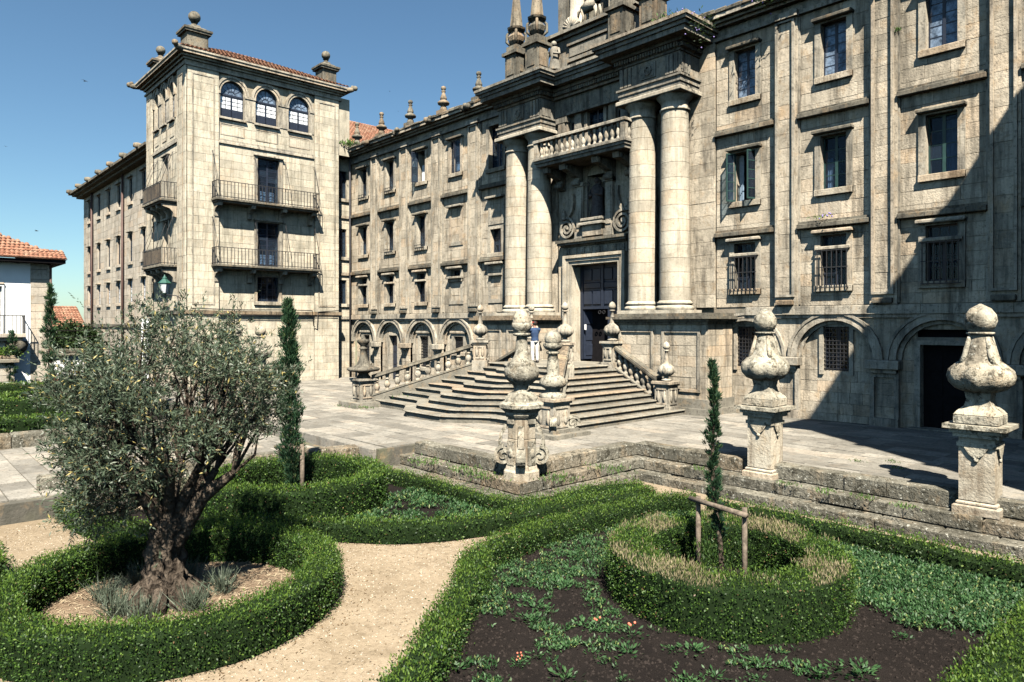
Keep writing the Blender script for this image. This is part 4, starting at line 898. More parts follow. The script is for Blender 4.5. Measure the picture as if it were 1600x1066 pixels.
# glazed balcony doors
for (a, b, z0, z1, T, nm) in ((17.12, 18.5, 10.62, 13.45, T1, 0), (17.12, 18.5, 6.75, 9.52, T1, 0), (-45.65, -44.75, 10.62, 13.4, T2, 0), (-45.65, -44.75, 6.75, 9.5, T2, 0)):
    window(tw, T, a, b, z0, z1, 8, 'navy', .18, surround=.2, hood=.2, sill=False, cols=1, panes=(T is T1), curtain=(.15, .85, .08, .3))
window(tw, T1, 17.1, 18.48, 4.69, 6.2, 4, 'navy', .14, surround=.16, hood=0, cols=2); window(tw, T2, -45.65, -44.75, 4.6, 6.2, 6, 'white_wood', .12, hood=0, surround=.14, panes=False, curtain=(0, 1, 0, 1))
def ironbalcony(Mx, u0, u1, z, d, u_door):
    s_ = MB(Mx); s_.cbox(u0-.04, u1+.04, -d-.06, .0, z-.16, z-.02, .02); s_.box(u0+.04, u1-.04, -d+.04, .0, z-.26, z-.162); bb = s_.obj('balcony', 'grime', tw)
    n = int((u1-u0)/.2); r_ = MB(Mx)
    for i in range(n+1): u = u0+(u1-u0)*i/n; r_.box(u-.014, u+.014, -d-.014, -d+.014, z-.02, z+.95)
    for k in range(1, 5):
        for u in (u0, u1): r_.box(u-.014, u+.014, -d+d*k/5-.014, -d+d*k/5+.014, z-.02, z+.95)
    for zz in (z+.06, z+.95): r_.box(u0-.02, u1+.02, -d-.02, -d+.02, zz-.018, zz+.018); r_.box(u0-.02, u0+.02, -d, .02, zz-.018, zz+.018); r_.box(u1-.02, u1+.02, -d, .02, zz-.018, zz+.018)
    r_.obj('railing', 'iron', bb)
    for u in [u0+.25+(u1-u0-.5)*k/3 for k in range(4)]:
        c = MB(Mx @ Matrix.Translation((u, 0, 0)) @ Matrix.Rotation(R(-90), 4, 'Z')); c.extr([(0, z-1.05), (.18, z-1.0), (.22, z-.75), (.4, z-.55), (d*.85, z-.45), (d*.9, z-.27), (0, z-.262)], -.13, .13); c.obj('console', 'trim', bb)
    for u in (u0, u_door-.9, u_door+1.0, u1):      # thin awning stays
        w_ = MB(Mx); w_.tube([(u, -d*.3, z+2.2), (u, -d*.3, z+2.75), (u, -.02, z+2.75)], .014, 5); w_.tube([(u, -d*.3, z+2.75), (u, -d, z+.95)], .014, 5); w_.tube([(u, -d*.3, z+2.2), (u, -d*.35, z+.9)], .012, 5); w_.obj('awning_stay', 'iron', bb)
ironbalcony(T1, 14.4, 20.75, 10.62, .9, 17.8); ironbalcony(T1, 14.4, 20.75, 6.8, .9, 17.8)
ironbalcony(T2, -46.9, -43.2, 10.62, .9, -45.2); ironbalcony(T2, -46.9, -43.2, 6.8, .9, -45.2)
for z, s_ in ((10.62, T2), (6.8, T2)):
    m_ = MB(T2); m_.box(-46.85, -43.25, -.885, -.87, z+.05, z+.9); m_.obj('balcony_screen', 'grime', tw)
c_ = MB(T1); c_.tube([(13.2, -.22, 4.22), (16, -.22, 4.16), (19, -.22, 4.2), (20.6, -.22, 4.18), (20.7, -.22, 3.2), (20.95, -.22, 3.1), (21.0, -.22, 4.1), (22.5, -.22, 4.2)], .03, 6); c_.tube([(13.2, -.2, 3.86), (22.4, -.2, 3.82)], .02, 5); c_.obj('cable', 'black', tw)
# return wall between tower and main wing
T3 = frame(-42.5, 0, R(90)); sw = [(23.0, 23.66, z0, z1) for z0, z1 in ((11.81, 13.67), (7.86, 9.77), (4.69, 6.3))]
w3 = wallsheet('return_wall', T3, 22.4, 24.05, -.8, 15, sw, 'tower', tw)
mt.field(T3, 22.4, 24.0, -.5, 14.6, sw, .45, (.5, 1.0), 0, w3)
for q in sw: window(tw, T3, *q, 4, 'navy', .12, hood=0, surround=.0, panes=False)
m_ = MB(T3)
for z in (6.62, 10.48, 3.65): m_.box(22.5, 23.95, -.12, .02, z, z+.16)
m_.box(22.5, 23.9, -.3, .02, 14.62, 14.95); m_.obj('string_course', 'trim', tw)
mt.finish()

# ================================================================== SIDE WING
sg = thing('side_wing', 'long side wing left of the tower with narrow windows and rusty downpipes', 'building', (-60.7, 19, -.6))
S = frame(0, 13.9, 0); ms = Masonry(sg, 'side')
MB().box(-72.0, -49.2, 14.5, 23, -1.0, 14.6).obj('light_stop_core', 'dark', sg)  # added core box, blocks light behind the side wing front
cs = (-70.1, -66.6, -63.35, -60.2, -56.8, -53.4, -50.6)
hs = [(c-.42, c+.42, z0, z1) for c in cs for z0, z1 in ((12.3, 14.05), (7.9, 10.0), (4.93, 6.55))]+[(c-.4, c+.4, .6, 2.2) for c in cs[1:]]
ws = wallsheet('wall', S, -72.4, -49.0, -1, 14.9, hs, 'mortar_pale', sg)
ms.field(S, -72.4, -49.0, -.7, 3.1, hs, .5, (.7, 1.4), 0, ws); ms.field(S, -72.4, -49.0, 3.3, 14.6, hs, .5, (.7, 1.4), 0, ws); ms.finish(120)
MB().box(-72.4, -71.9, 13.93, 23, -1, 14.9).obj('end_wall', 'side', sg)
for k, h in enumerate(hs):
    low = h[2] < 7
    window(sg, S, *h, 5, 'navy', .1, panes=False, surround=0, hood=0, sill=h[2] > 3, leafs=2, trim='side', pane_mat='white_pane' if low else 'glass')
    if h[2] > 3: MB(S).cbox(h[0]-.22, h[1]+.22, -.2, .02, h[3]+.08, h[3]+.2, .02).obj('hood', 'trim', sg)
m_ = MB(S); m_.box(-72.5, -49, -.1, .02, 3.08, 3.32); m_.obj('base_string', 'grime', sg)
m_ = MB(); m_.box(-72.9, -49.15, 13.4, 23.5, 14.62, 14.8); m_.box(-73.1, -49.15, 13.1, 23.7, 14.802, 14.95); m_.box(-73.4, -49.15, 12.85, 24, 14.952, 15.12); m_.obj('cornice', 'grime', sg)
for i in range(7):
    k = MB(); x = -72.8+i*3.65; k.tube([(x, 13.2, 15.1), (x, 12.85, 15.18), (x, 12.62, 15.2)], [.24, .22, .15], 7); k.obj('gargoyle', 'grime', sg)
m_ = MB(); m_.add([(-73.3,12.9,15.13),(-49.2,12.9,15.13),(-49.2,18.5,17.0),(-70,18.5,17.0),(-73.3,24,15.13),(-49.2,24,15.13)], [(0,1,2,3),(3,2,5,4),(0,3,4)]); m_.obj('roof', 'tile', sg)
for x in (-68.6, -58.5): MB().tube([(x, 13.75, 14.6), (x, 13.75, -.6)], .09, 7).obj('downpipe', 'pipe', sg)
# ================================================================== OPPOSITE TOWER (outside the frame at right, its shade falls into view)
XR = 1.28; YR = 12.85
rt = thing('opposite_tower', 'matching square stone tower closing the right end of the facade', 'building', (6, 20, 0))
MB().box(XR, XR+9, YR, 25, -.9, 18.3).obj('wall', 'tower', rt)
m_ = MB(); z = 18.0
for p, h in ((.15, .2), (.3, .2), (.42, .2), (.5, .25)): m_.box(XR-p, XR+9+p, YR-p, 25+p, z, z+h-.002); z += h
m_.obj('cornice', 'trim', rt)
MB().add([(XR-.3,YR-.3,18.84),(XR+9.3,YR-.3,18.84),(XR+9.3,25.3,18.84),(XR-.3,25.3,18.84),(XR+4.5,20,20.4)], [(0,1,4),(1,2,4),(2,3,4),(3,0,4)]).obj('roof', 'tile', rt)
for z in (6.6, 10.5, 14.0): MB().box(XR-.12, XR+9.1, YR-.12, 25, z, z+.2).obj('string_course', 'trim', rt)
Tr = frame(XR, 0, R(-90))
for u in (-17.5, -20.5):
    for z0 in (11.8, 7.9, 4.7): window(rt, Tr, u-.43, u+.43, z0, z0+1.8, 4, 'navy', -.02, panes=False, hood=.25, surround=.2)

# ================================================================== STAIRCASE
stc = thing('entrance_staircase', 'broad stone entrance stairs with curved steps and carved balustrades', 'staircase', (XC, 19, 0))
NS = 10; RH = .167
def smooth(t): return t*t*(3-2*t)
def step_poly(k, off=0.):
    e = 5.75-.372*k+off*.8; yf = 15.0+.444*k-off; pts = [(XC+e, 23.2), (XC+e, yf+.45)]
    xr = e-.15; N = 44
    for i in range(N+1):
        t = i/N; xx = xr-2*xr*t; ed = min(t, 1-t)*2*xr      # distance from the end
        sc_ = max(.5, e/5.75); bulge = 1.05*sc_*(1-smooth(min(1, max(0, (abs(xx)/sc_-.9)/1.9))))+.12*math.sin(math.pi*t)
        pts.append((XC+xx, yf+.45-bulge))
    pts += [(XC-e, yf+.45), (XC-e, 23.2)]
    return pts
for k in range(NS):
    z1 = (k+1)*RH+.0; m_ = MB(); z0 = -.5 if k == 0 else k*RH-.1
    m_.prism(step_poly(k, -.05)[::-1], z0, z1-.062)
    pa, pb, pc = step_poly(k, 0.), step_poly(k, .02), step_poly(k, 0.)
    n = len(pa); P = [(x, y, z1-.06) for x, y in pa]+[(x, y, z1-.032) for x, y in pb]+[(x, y, z1) for x, y in step_poly(k, -.015)]
    Fq = [(j*n+i, j*n+(i+1) % n, (j+1)*n+(i+1) % n, (j+1)*n+i) for j in range(2) for i in range(n)]+[tuple(range(n))[::-1], tuple(range(2*n, 3*n))]
    m_.add(P, [f[::-1] for f in Fq]); m_.obj('step' if k < NS-1 else 'landing', 'step', stc)
LZ = NS*RH
bpr2 = [(.10,0),(.10,.06),(.06,.09),(.09,.14),(.135,.24),(.12,.34),(.06,.42),(.055,.45),(.1,.47),(.1,.5),(.06,.53),(.08,.6),(.1,.66)]
bm2 = MB().lathe(0, 0, bpr2, 12).mesh('baluster'); bm2.materials.append(M['trim'])
def balustrade(p0, z0, p1, z1, n):
    """sloping balustrade between the newels p0 (bottom) and p1 (top): the plinth is the part, rail and balusters its sub-parts"""
    p0, p1 = Vector(p0), Vector(p1); L_ = (p1-p0).length; ang = math.atan2(p1.y-p0.y, p1.x-p0.x); T = frame(p0.x, p0.y, ang); a, b = .34, L_-.3; sl_ = (z1-z0)/L_
    zz = lambda u: z0+sl_*u
    def bar(mb, w_, h0, h1): mb.add([(a,-w_,zz(a)+h0),(b,-w_,zz(b)+h0),(b,w_,zz(b)+h0),(a,w_,zz(a)+h0),(a,-w_,zz(a)+h1),(b,-w_,zz(b)+h1),(b,w_,zz(b)+h1),(a,w_,zz(a)+h1)], [(0,3,2,1),(4,5,6,7),(0,1,5,4),(1,2,6,5),(2,3,7,6),(3,0,4,7)])
    m_ = MB(T); bar(m_, .17, -.5, .10); bar(m_, .2, .1, .16); pl_ = m_.obj('balustrade_plinth', 'step', stc)
    m_ = MB(T); bar(m_, .15, .78, .84); bar(m_, .2, .842, .93); bar(m_, .16, .932, .97); m_.obj('handrail', 'grime', pl_)
    for i in range(n):
        u = a+(b-a)*(i+.5)/n; P = T @ Vector((u, 0, zz(u)+.13)); o = ob('baluster', bm2, None, pl_, loc=P, rot=(0, 0, ang))
def newel(p, z, h=1.05, s=.3, rot=0.):
    m_ = MB(frame(p[0], p[1], rot)); m_.box(-s-.06, s+.06, -s-.06, s+.06, z-.6, z+.1); m_.box(-s, s, -s, s, z+.1, z+h-.16)
    for Tn in range(4):
        Tq = Matrix.Rotation(Tn*math.pi/2, 4, 'Z'); m_.box(-s*.7, s*.7, -s-.03, -s+.01, z+.18, z+.24, Tq); m_.box(-s*.7, s*.7, -s-.03, -s+.01, z+h-.3, z+h-.24, Tq)
        for u in (-.45, .45): m_.lathe(u*s, -s, [(.02,z+.26),(.07,z+.35),(.07,z+.5),(.03,z+.7)], 6, None, False, 0, True, Tq)
    m_.box(-s-.05, s+.05, -s-.05, s+.05, z+h-.16, z+h-.09); m_.box(-s-.1, s+.1, -s-.1, s+.1, z+h-.088, z+h); return m_.obj('newel', 'trim', stc)
def gadroon(p, z, s=1., par=None, n=24):
    m_ = MB(); pr = [(.16,0),(.2,.03),(.2,.08),(.1,.12),(.09,.18),(.2,.24),(.3,.36),(.32,.46),(.26,.6),(.14,.7),(.1,.74),(.11,.8),(.075,1.0),(.06,1.2),(.11,1.22),(.11,1.26),(.06,1.28)]
    m_.lathe(p[0], p[1], [(r*s, z+q*s) for r, q in pr], 40, (10, .22, z+.2*s, z+.66*s)); m_.lathe(p[0], p[1], [(.06*s,z+1.28*s),(.13*s,z+1.33*s),(.15*s,z+1.42*s),(.1*s,z+1.54*s),(.02*s,z+1.6*s)], 12); return m_.obj('urn', 'trim', par)
BL, BR_, TL, TR_ = (XC-5.35, 15.1), (XC+5.75, 15.05), (XC-2.5, 19.1), (XC+2.45, 19.1)
SR, ST = (XC+5.2, 21.65), (XC+2.35, 22.0); SLb, SLt = (XC-5.4, 21.65), (XC-2.35, 22.0)
balustrade(BL, .1, TL, LZ-.05, 10); balustrade(BR_, .1, TR_, LZ-.05, 10); balustrade(SR, .15, ST, LZ-.05, 7); balustrade(SLb, .15, SLt, LZ-.05, 7)
for p in (TL, TR_): nw = newel(p, LZ, .95, .27, R(-45)); gadroon(p, LZ+.95, .95, nw)
for p in (ST, SLt): nw = newel(p, LZ, .95, .27); gadroon(p, LZ+.95, 1.0, nw)
nw = newel(SR, .17, 1.02, .3); gadroon(SR, 1.19, .92, nw); nw = newel(SLb, .17, 1.02, .3); gadroon(SLb, 1.19, .92, nw)
# bottom newel left: broad dish urn; bottom newel right: bowl with ball
nw = newel(BL, .05, 1.0, .34); m_ = MB(); q = BL
m_.lathe(*q, [(.28,1.05),(.3,1.12),(.24,1.16),(.2,1.24),(.3,1.3),(.62,1.36),(.66,1.44),(.6,1.5),(.45,1.52),(.3,1.62),(.2,1.8),(.15,2.0),(.13,2.24),(.17,2.27),(.17,2.31),(.12,2.34),(.14,2.42),(.22,2.5),(.27,2.6),(.25,2.66),(.1,2.68),(.03,2.86)], 20, (8, .14, 1.28, 1.5)); m_.obj('urn', 'grime', nw)
MB().box(q[0]-.75, q[0]+.75, q[1]-.75, q[1]+.75, -.3, .09).obj('newel_base', 'step', nw)
nw = newel(BR_, .05, 1.05, .36); q = BR_; m_ = MB()
m_.lathe(*q, [(.4,1.1),(.42,1.2),(.3,1.24),(.22,1.3),(.24,1.36),(.38,1.44),(.42,1.55),(.36,1.68),(.24,1.76),(.17,1.8),(.2,1.95),(.17,2.2),(.14,2.4),(.2,2.42),(.2,2.48),(.12,2.5),(.24,2.56),(.3,2.66),(.28,2.74)], 18); m_.ball((q[0], q[1], 2.86), .26, 14, 10); m_.obj('urn', 'urn', nw)
for sx, sy in ((1, -1), (-1, -1), (1, 1)):      # scroll brackets at the foot
    m_ = MB(); T = frame(q[0], q[1], math.atan2(sy, sx)); n = 22; inn, out = [], []
    for k in range(n+1): t = k/n*3.4*math.pi; r_ = .2*(1-k/n)+.03; inn.append((.58+(r_-.03)*math.cos(t), .35+(r_-.03)*math.sin(t))); out.append((.58+(r_+.03)*math.cos(t), .35+(r_+.03)*math.sin(t)))
    m_.strip(inn, out, -.1, .1, T); m_.obj('scroll', 'urn', nw)
MB().box(q[0]-.8, q[0]+.8, q[1]-.8, q[1]+.8, -.3, .1).box(q[0]-.55, q[0]+.55, q[1]-.55, q[1]+.55, .1, .2).obj('newel_base', 'step', nw)

# ================================================================== TERRACE WALL
tws = []
def stonewall(name, label, pts, ztop, nside, courses, cap=.42):
    """wall of rough blocks along the polyline pts; nside = +1 when the open side lies right of the walking direction; courses = (top,bottom,setout)"""
    th_ = thing(name, label, 'wall', (sum(p[0] for p in pts)/len(pts), sum(p[1] for p in pts)/len(pts), GARDEN))
    for p, q in zip(pts, pts[1:]):
        p, q = Vector(p), Vector(q); L_ = (q-p).length; ang = math.atan2(q.y-p.y, q.x-p.x); T = frame(p.x, p.y, ang)
        for (zt, zb, so, dp) in courses:
            u = -.0-so*.98
            E_ = L_+so*.98
            while u < E_-.02:
                e = u+random.uniform(.7, 1.5); e = E_ if E_-e < .5 else e
                z = ztop+zt+random.uniform(-.012, .012); j = random.uniform(-.02, .02)
                y0, y1 = (-so-j, dp-so) if nside > 0 else (so+j-dp, so+j)
                MB(T).cbox(u+.006, e-.006, y0, y1, ztop+zb, z, .03, .012).obj('wall_stone', 'kerb', th_); u = e
    return th_
CRS = [(.07, -.27, 0., .42), (-.27, -.55, .34, .5), (-.55, -.85, .72, .6)]
def clip(a, b): return [(a, TW), (b, TW)]
stonewall('terrace_wall', 'low stepped terrace wall of rough mossy blocks along the right garden beds', [(-11.75, TW), (7.5, TW)], 0, 1, CRS)
stonewall('terrace_wall', 'short terrace wall jutting forward to the middle urn pillar, right flank', [(-11.7, 11.0), (-11.7, TW-.02)], 0, 1, [(.058, -.272, 0, .42), (-.272, -.552, .34, .5), (-.552, -.85, .68, .6)])
stonewall('terrace_wall', 'short terrace wall left of the middle urn pillar, facing the hedges', [(-16.0, 10.98), (-11.72, 10.98)], 0, 1, [(.062, -.268, 0, .42), (-.268, -.548, .34, .5), (-.548, -.85, .70, .6)])
stonewall('lane_wall', 'low mossy kerb wall between paved lane and the hedged garden', [(-18.2, 2.6), (-17.4, 8.2), (-16.9, 9.8)], LANE+.06, 1, [(.22, -.75, 0., .45)])
stonewall('lane_wall', 'speckled low stone wall along the far side of the lane', [(-25.4, -7), (-25.4, 9.6)], LANE, -1, [(.42, -.5, 0., .5)])

# ================================================================== URN PILLARS
def square_pillar():
    r = thing('urn_pillar', '', 'pillar', (0, 0, 0), 'urn pillars along the terrace edge'); s = .29
    m_ = MB(); m_.cbox(-s-.09, s+.09, -s-.09, s+.09, -.28, -.1, .02); m_.cbox(-s-.04, s+.04, -s-.04, s+.04, -.1, -.03, .02); m_.cbox(-s, s, -s, s, -.03, 1.18, .02); m_.obj('shaft', 'pillar', r, True)
    m_ = MB(); m_.box(-s-.03, s+.03, -s-.03, s+.03, 1.0, 1.08); m_.box(-s-.08, s+.08, -s-.08, s+.08, 1.18, 1.26); m_.box(-s-.13, s+.13, -s-.13, s+.13, 1.262, 1.34); m_.box(-s-.22, s+.22, -s-.22, s+.22, 1.342, 1.42)
    for k in range(4):
        T = Matrix.Rotation(k*math.pi/2, 4, 'Z'); m_.extr([(-.2, 1.0), (-.11, .86), (0, .78), (.11, .86), (.2, 1.0)], -s-.045, -s+.01, T); m_.ball((0, -s-.03, .76), .05, 6, 5, (1, .6, 1), T)
    m_.obj('cap', 'urn', r, True)
    m_ = MB(); m_.cbox(-.36, .36, -.36, .36, 1.42, 1.6, .02); m_.lathe(0, 0, [(.36,1.6),(.32,1.66),(.22,1.76),(.19,1.88),(.21,2.0),(.22,2.02)], 4, None, True)
    m_.lathe(0, 0, [(.26,2.02),(.4,2.08),(.5,2.2),(.53,2.32),(.5,2.44),(.4,2.54),(.31,2.62),(.27,2.74),(.22,2.95),(.17,3.1)], 40, (8, .16, 2.0, 2.6)); u_ = m_.obj('urn', 'urn', r, True)
    m_ = MB()
    for k in range(4): a = k*math.pi/2+R(45); m_.tube([(.36*math.cos(a), .36*math.sin(a), 2.56), (.285*math.cos(a), .285*math.sin(a), 2.72), (.2*math.cos(a), .2*math.sin(a), 3.06)], [.05, .055, .04], 7)
    m_.obj('rib', 'urn', u_, True)
    m_ = MB(); m_.lathe(0, 0, [(.2,3.1),(.23,3.12),(.23,3.15),(.12,3.16),(.22,3.22),(.27,3.36),(.25,3.48),(.17,3.6),(.05,3.67),(.02,3.69)], 24, (8, .08, 3.18, 3.6)); m_.obj('ball_finial', 'urn', r, True)
    return r
sp_ = square_pillar(); sp_.location = (-3.72, TW+.12, 0); sp_.rotation_euler = (0, 0, R(1)); sp_['label'] = 'square stone pillar with bulbous urn at far right, before the shaded doorway'
dup(sp_, (-8.05, TW+.12, -.03), 'square stone pillar with bulbous urn behind the tied cypress, right of the stairs', 'urn pillars along the terrace edge')
dup(sp_, (-33.4, 13.9, -.42), 'distant urn pillar peeking right of the olive crown before the tower base', 'urn pillars along the terrace edge')
dup(sp_, (-33.9, 12.35, -.45), 'distant ball-topped pillar just above the olive crown, leftmost of the three there', 'urn pillars along the terrace edge', R(45), (.8, .8, 1))
dup(sp_, (.55, TW+.12, .03), 'square urn pillar on the terrace wall beyond the right edge', 'urn pillars along the terrace edge')
def oct_pillar(loc, label):
    r = thing('urn_pillar', label, 'pillar', loc, 'urn pillars along the terrace edge'); O = R(22.5)
    m_ = MB(); m_.lathe(0, 0, [(.44,-.30),(.44,-.1),(.40,-.06),(.38,.02),(.34,.05),(.34,.62),(.33,.64),(.34,.66),(.34,1.14)], 8, None, False, O, False); sh = m_.obj('shaft', 'pillar', r, True)
    m_ = MB(); m_.lathe(0, 0, [(.38,1.14),(.42,1.2),(.42,1.26),(.47,1.3),(.54,1.36),(.55,1.44),(.42,1.5),(.4,1.6)], 8, None, False, O, False); m_.obj('cap', 'urn', r, True)
    for k in range(4):
        T = Matrix.Rotation(k*math.pi/2, 4, 'Z'); m_ = MB(); n = 22; inn, out = [], []
        for q in range(n+1): t = math.pi*.5-q/n*3.2*math.pi; r_ = .19*(1-q/n)+.03; inn.append((.42+(r_-.035)*math.cos(t), .24+(r_-.035)*math.sin(t))); out.append((.42+(r_+.035)*math.cos(t), .24+(r_+.035)*math.sin(t)))
        m_.strip(inn, out, -.1, .1, T @ Matrix.Rotation(R(45), 4, 'Z')); m_.extr([(.42+.18*math.cos(q*.45), .24+.18*math.sin(q*.45)) for q in range(14)], -.06, .06, T @ Matrix.Rotation(R(45), 4, 'Z')); m_.strip([(.3, .95), (.45, .7), (.47, .46)], [(.4, .97), (.52, .72), (.55, .48)], -.07, .07, T @ Matrix.Rotation(R(45), 4, 'Z')); m_.obj('scroll', 'urn', sh, True)
        m_ = MB(); m_.box(-.11, .11, -.36, -.3, .05, .6, T); m_.box(-.1, .1, -.37, -.3, 1.0, 1.1, T); m_.ball((0, -.35, .32), .09, 8, 6, (1, .5, 1.3), T); m_.obj('panel', 'urn', sh, True)
    m_ = MB(); m_.lathe(0, 0, [(.36,1.6),(.3,1.68),(.18,1.74),(.17,1.82),(.24,1.9),(.36,2.0),(.41,2.12),(.4,2.26),(.33,2.34),(.34,2.36),(.3,2.4),(.2,2.5),(.16,2.6),(.13,2.9),(.12,3.0),(.2,3.02),(.21,3.07),(.14,3.09),(.2,3.14),(.235,3.24),(.22,3.32),(.17,3.33)], 24)
    for s in (-1, 1): m_.tube([(s*.17+.085*math.cos(t*.63)*1, 0, 1.83+.085*math.sin(t*.63)) for t in range(11)], .025, 6, None, False)
    m_.obj('urn', 'urn', r, True)
    m_ = MB(); m_.lathe(0, 0, [(.21,3.33),(.2,3.42),(.16,3.52),(.09,3.6),(.03,3.63),(.05,3.66),(.02,3.7)], 20, (10, .1, 3.3, 3.6)); m_.obj('acorn_finial', 'urn', r, True); return r
oc = oct_pillar((-11.78, 11.1, 0.02), 'octagonal stone pillar with round bowl urn and scrolls, in front of the stairs')
dup(oc, (-29.2, 11.1, -.2), 'distant octagonal urn pillar with cup top, middle one above the olive crown', 'urn pillars along the terrace edge', R(90))
#GARDEN
# ================================================================== HEDGES
def nz2(x, y, s=1., ph=0.): return (math.sin(x*1.7*s+ph)+math.sin(y*2.3*s+1.3+ph)+math.sin((x+y)*3.1*s+.7)+math.sin((x-y)*4.7*s+2.1))/4
def resample(pts, d=.12, closed=False):
    P = [Vector((p[0], p[1])) for p in pts]
    if closed: P.append(P[0])
    out = []
    for a, b in zip(P, P[1:]):
        n = max(1, int((b-a).length/d))
        out += [a+(b-a)*k/n for k in range(n)]
    if not closed: out.append(P[-1])
    return out
def catmull(pts, n=8):
    P = [pts[0]]+list(pts)+[pts[-1]]; out = []
    for i in range(1, len(P)-2):
        p0, p1, p2, p3 = [Vector((q[0], q[1])) for q in P[i-1:i+3]]
        for k in range(n):
            t = k/n; out.append(.5*((2*p1)+(p2-p0)*t+(2*p0-5*p1+4*p2-p3)*t*t+(3*p1-p0-3*p2+p3)*t**3))
    out.append(Vector((pts[-1][0], pts[-1][1]))); return [(v.x, v.y) for v in out]
def hedge(name, label, pts, wd, h, z0, dens, leaf, mat, closed=False, group=None, dry=0., shag=.042, cat='hedge', curve=True):
    if curve and not closed: pts = catmull(pts)
    C = resample(pts, .12, closed); n = len(C)
    cx = sum(p.x for p in C)/n; cy = sum(p.y for p in C)/n
    th_ = thing(name, label, cat, (cx, cy, z0), group)
    Tn = []
    for i in range(n):
        a = C[(i-1) % n] if closed or i > 0 else C[0]; b = C[(i+1) % n] if closed or i < n-1 else C[-1]; d = (b-a).normalized(); Tn.append(Vector((d.y, -d.x)))
    # profile: rounded box, list of (offset across, height, normal)
    def prof(i, inset):
        hh = h+.035*nz2(C[i].x, C[i].y, 1.6)-inset; ww = wd/2+.02*nz2(C[i].x, C[i].y, 2.3, 2.)-inset; r = min(.055, ww*.4)
        return [(-ww*.96, 0), (-ww, hh*.5), (-ww, hh-r), (-ww+r, hh), (0, hh+.01), (ww-r, hh), (ww, hh-r), (ww, hh*.5), (ww*.96, 0)]
    m_ = MB(); m = 9; V = []
    for i in range(n):
        for o, zz in prof(i, .045): V.append((C[i].x+Tn[i].x*o, C[i].y+Tn[i].y*o, z0+zz))
    Fq = []
    for i in range(n if closed else n-1):
        j = (i+1) % n
        for k in range(m-1): Fq.append((i*m+k, i*m+k+1, j*m+k+1, j*m+k))
    if not closed: Fq += [tuple(range(m)), tuple(range((n-1)*m, n*m))[::-1]]
    m_.add(V, Fq); m_.obj('shade_core', 'core', th_)  # solid filler hull, the hedge's inner shade put into its dark colour
    # leaves over the surface
    arr = np.array([[(C[i].x+Tn[i].x*o, C[i].y+Tn[i].y*o, z0+zz) for o, zz in prof(i, 0)] for i in range(n)])
    segs = n if closed else n-1; L_ = sum((C[(i+1) % n]-C[i]).length for i in range(segs)); per = 2*h+wd; N = int(L_*per*dens)
    plen = np.linalg.norm(np.diff(arr[0], axis=0), axis=1); cum = np.concatenate([[0], np.cumsum(plen)])/plen.sum()
    ii = rng.integers(0, segs, N); f = rng.random(N); q = rng.random(N); kk = np.clip(np.searchsorted(cum, q)-1, 0, m-2); g = (q-cum[kk])/(cum[kk+1]-cum[kk])
    jj = (ii+1) % n
    A_ = arr[ii, kk]*(1-g)[:, None]+arr[ii, kk+1]*g[:, None]; B_ = arr[jj, kk]*(1-g)[:, None]+arr[jj, kk+1]*g[:, None]; P = A_*(1-f)[:, None]+B_*f[:, None]
    tan = arr[jj, 4]-arr[ii, 4]; acr = arr[ii, kk+1]-arr[ii, kk]; nr = np.cross(acr, tan); nr /= np.linalg.norm(nr, axis=1, keepdims=True)+1e-9
    ctr = np.array([[c.x, c.y] for c in C])[ii]; mid = np.column_stack([ctr, np.full(N, z0+h*.55)]); sg_ = np.sign(np.sum(nr*(P-mid), axis=1)); nr *= sg_[:, None]
    P = P+nr*(rng.normal(-.01, shag, N))[:, None]-nr*leaf*.4
    if not closed:      # leaves over the two cut ends
        for e, s_ in ((0, -1), (n-1, 1)):
            M_ = int(wd*h*dens); o = rng.uniform(-.5, .5, M_)*wd; zz = rng.random(M_)*h; tn = np.array([-Tn[e].y, Tn[e].x])*s_
            pe = np.column_stack([C[e].x+Tn[e].x*o, C[e].y+Tn[e].y*o, z0+zz]); P = np.vstack([P, pe]); nr = np.vstack([nr, np.tile(np.array([tn[0], tn[1], 0.]), (M_, 1))])
    N = len(P); D = nr*.55+rv(N)*.75+np.array([0, 0, .35]); L2 = leaf*rng.uniform(.7, 1.35, N)
    if dry:
        isT = (nr[:, 2] > .7); nzv = np.array([nz2(p[0]*1.3, p[1]*1.3, 1.2, 4.) for p in P]); md = isT & (nzv+rng.normal(0, .12, N) > .12-dry)
        if md.any():
            k = int(md.sum()); pd = P[md]; dd = np.column_stack([rng.normal(0, .3, k), rng.normal(0, .3, k), np.ones(k)]); leaves('dry_twigs', pd, dd, rv(k), rng.uniform(.03, .085, k), .009, 'dry', th_)
        P, D, L2 = P[~md], D[~md], L2[~md]; N = len(P)
    nzv = np.array([nz2(p[0]*2.1, p[1]*2.1+p[2]*3, 1.7, 1.) for p in P]); tp = P[:, 2] > z0+h-.07
    gap_ = np.array([nz2(p[0]*9, p[1]*9+p[2]*7, 1.3, 3.) for p in P]) > .42
    fresh = tp & ~gap_ & (rng.random(N) < .55+.35*nzv); brown = (~fresh) & ~gap_ & (rng.random(N) < .02+.25*np.clip(nzv-.55, 0, 1)); keep = ~(fresh | brown | gap_)
    leaves('leaves', P[keep], D[keep], rv(int(keep.sum())), L2[keep], L2[keep]*.55, mat, th_)
    if fresh.any(): leaves('fresh_shoots', P[fresh], D[fresh]+np.array([0, 0, .9]), rv(int(fresh.sum())), L2[fresh]*1.15, L2[fresh]*.5, 'fresh', th_)
    if brown.any(): leaves('brown_leaves', P[brown], D[brown], rv(int(brown.sum())), L2[brown], L2[brown]*.5, 'brownleaf', th_)
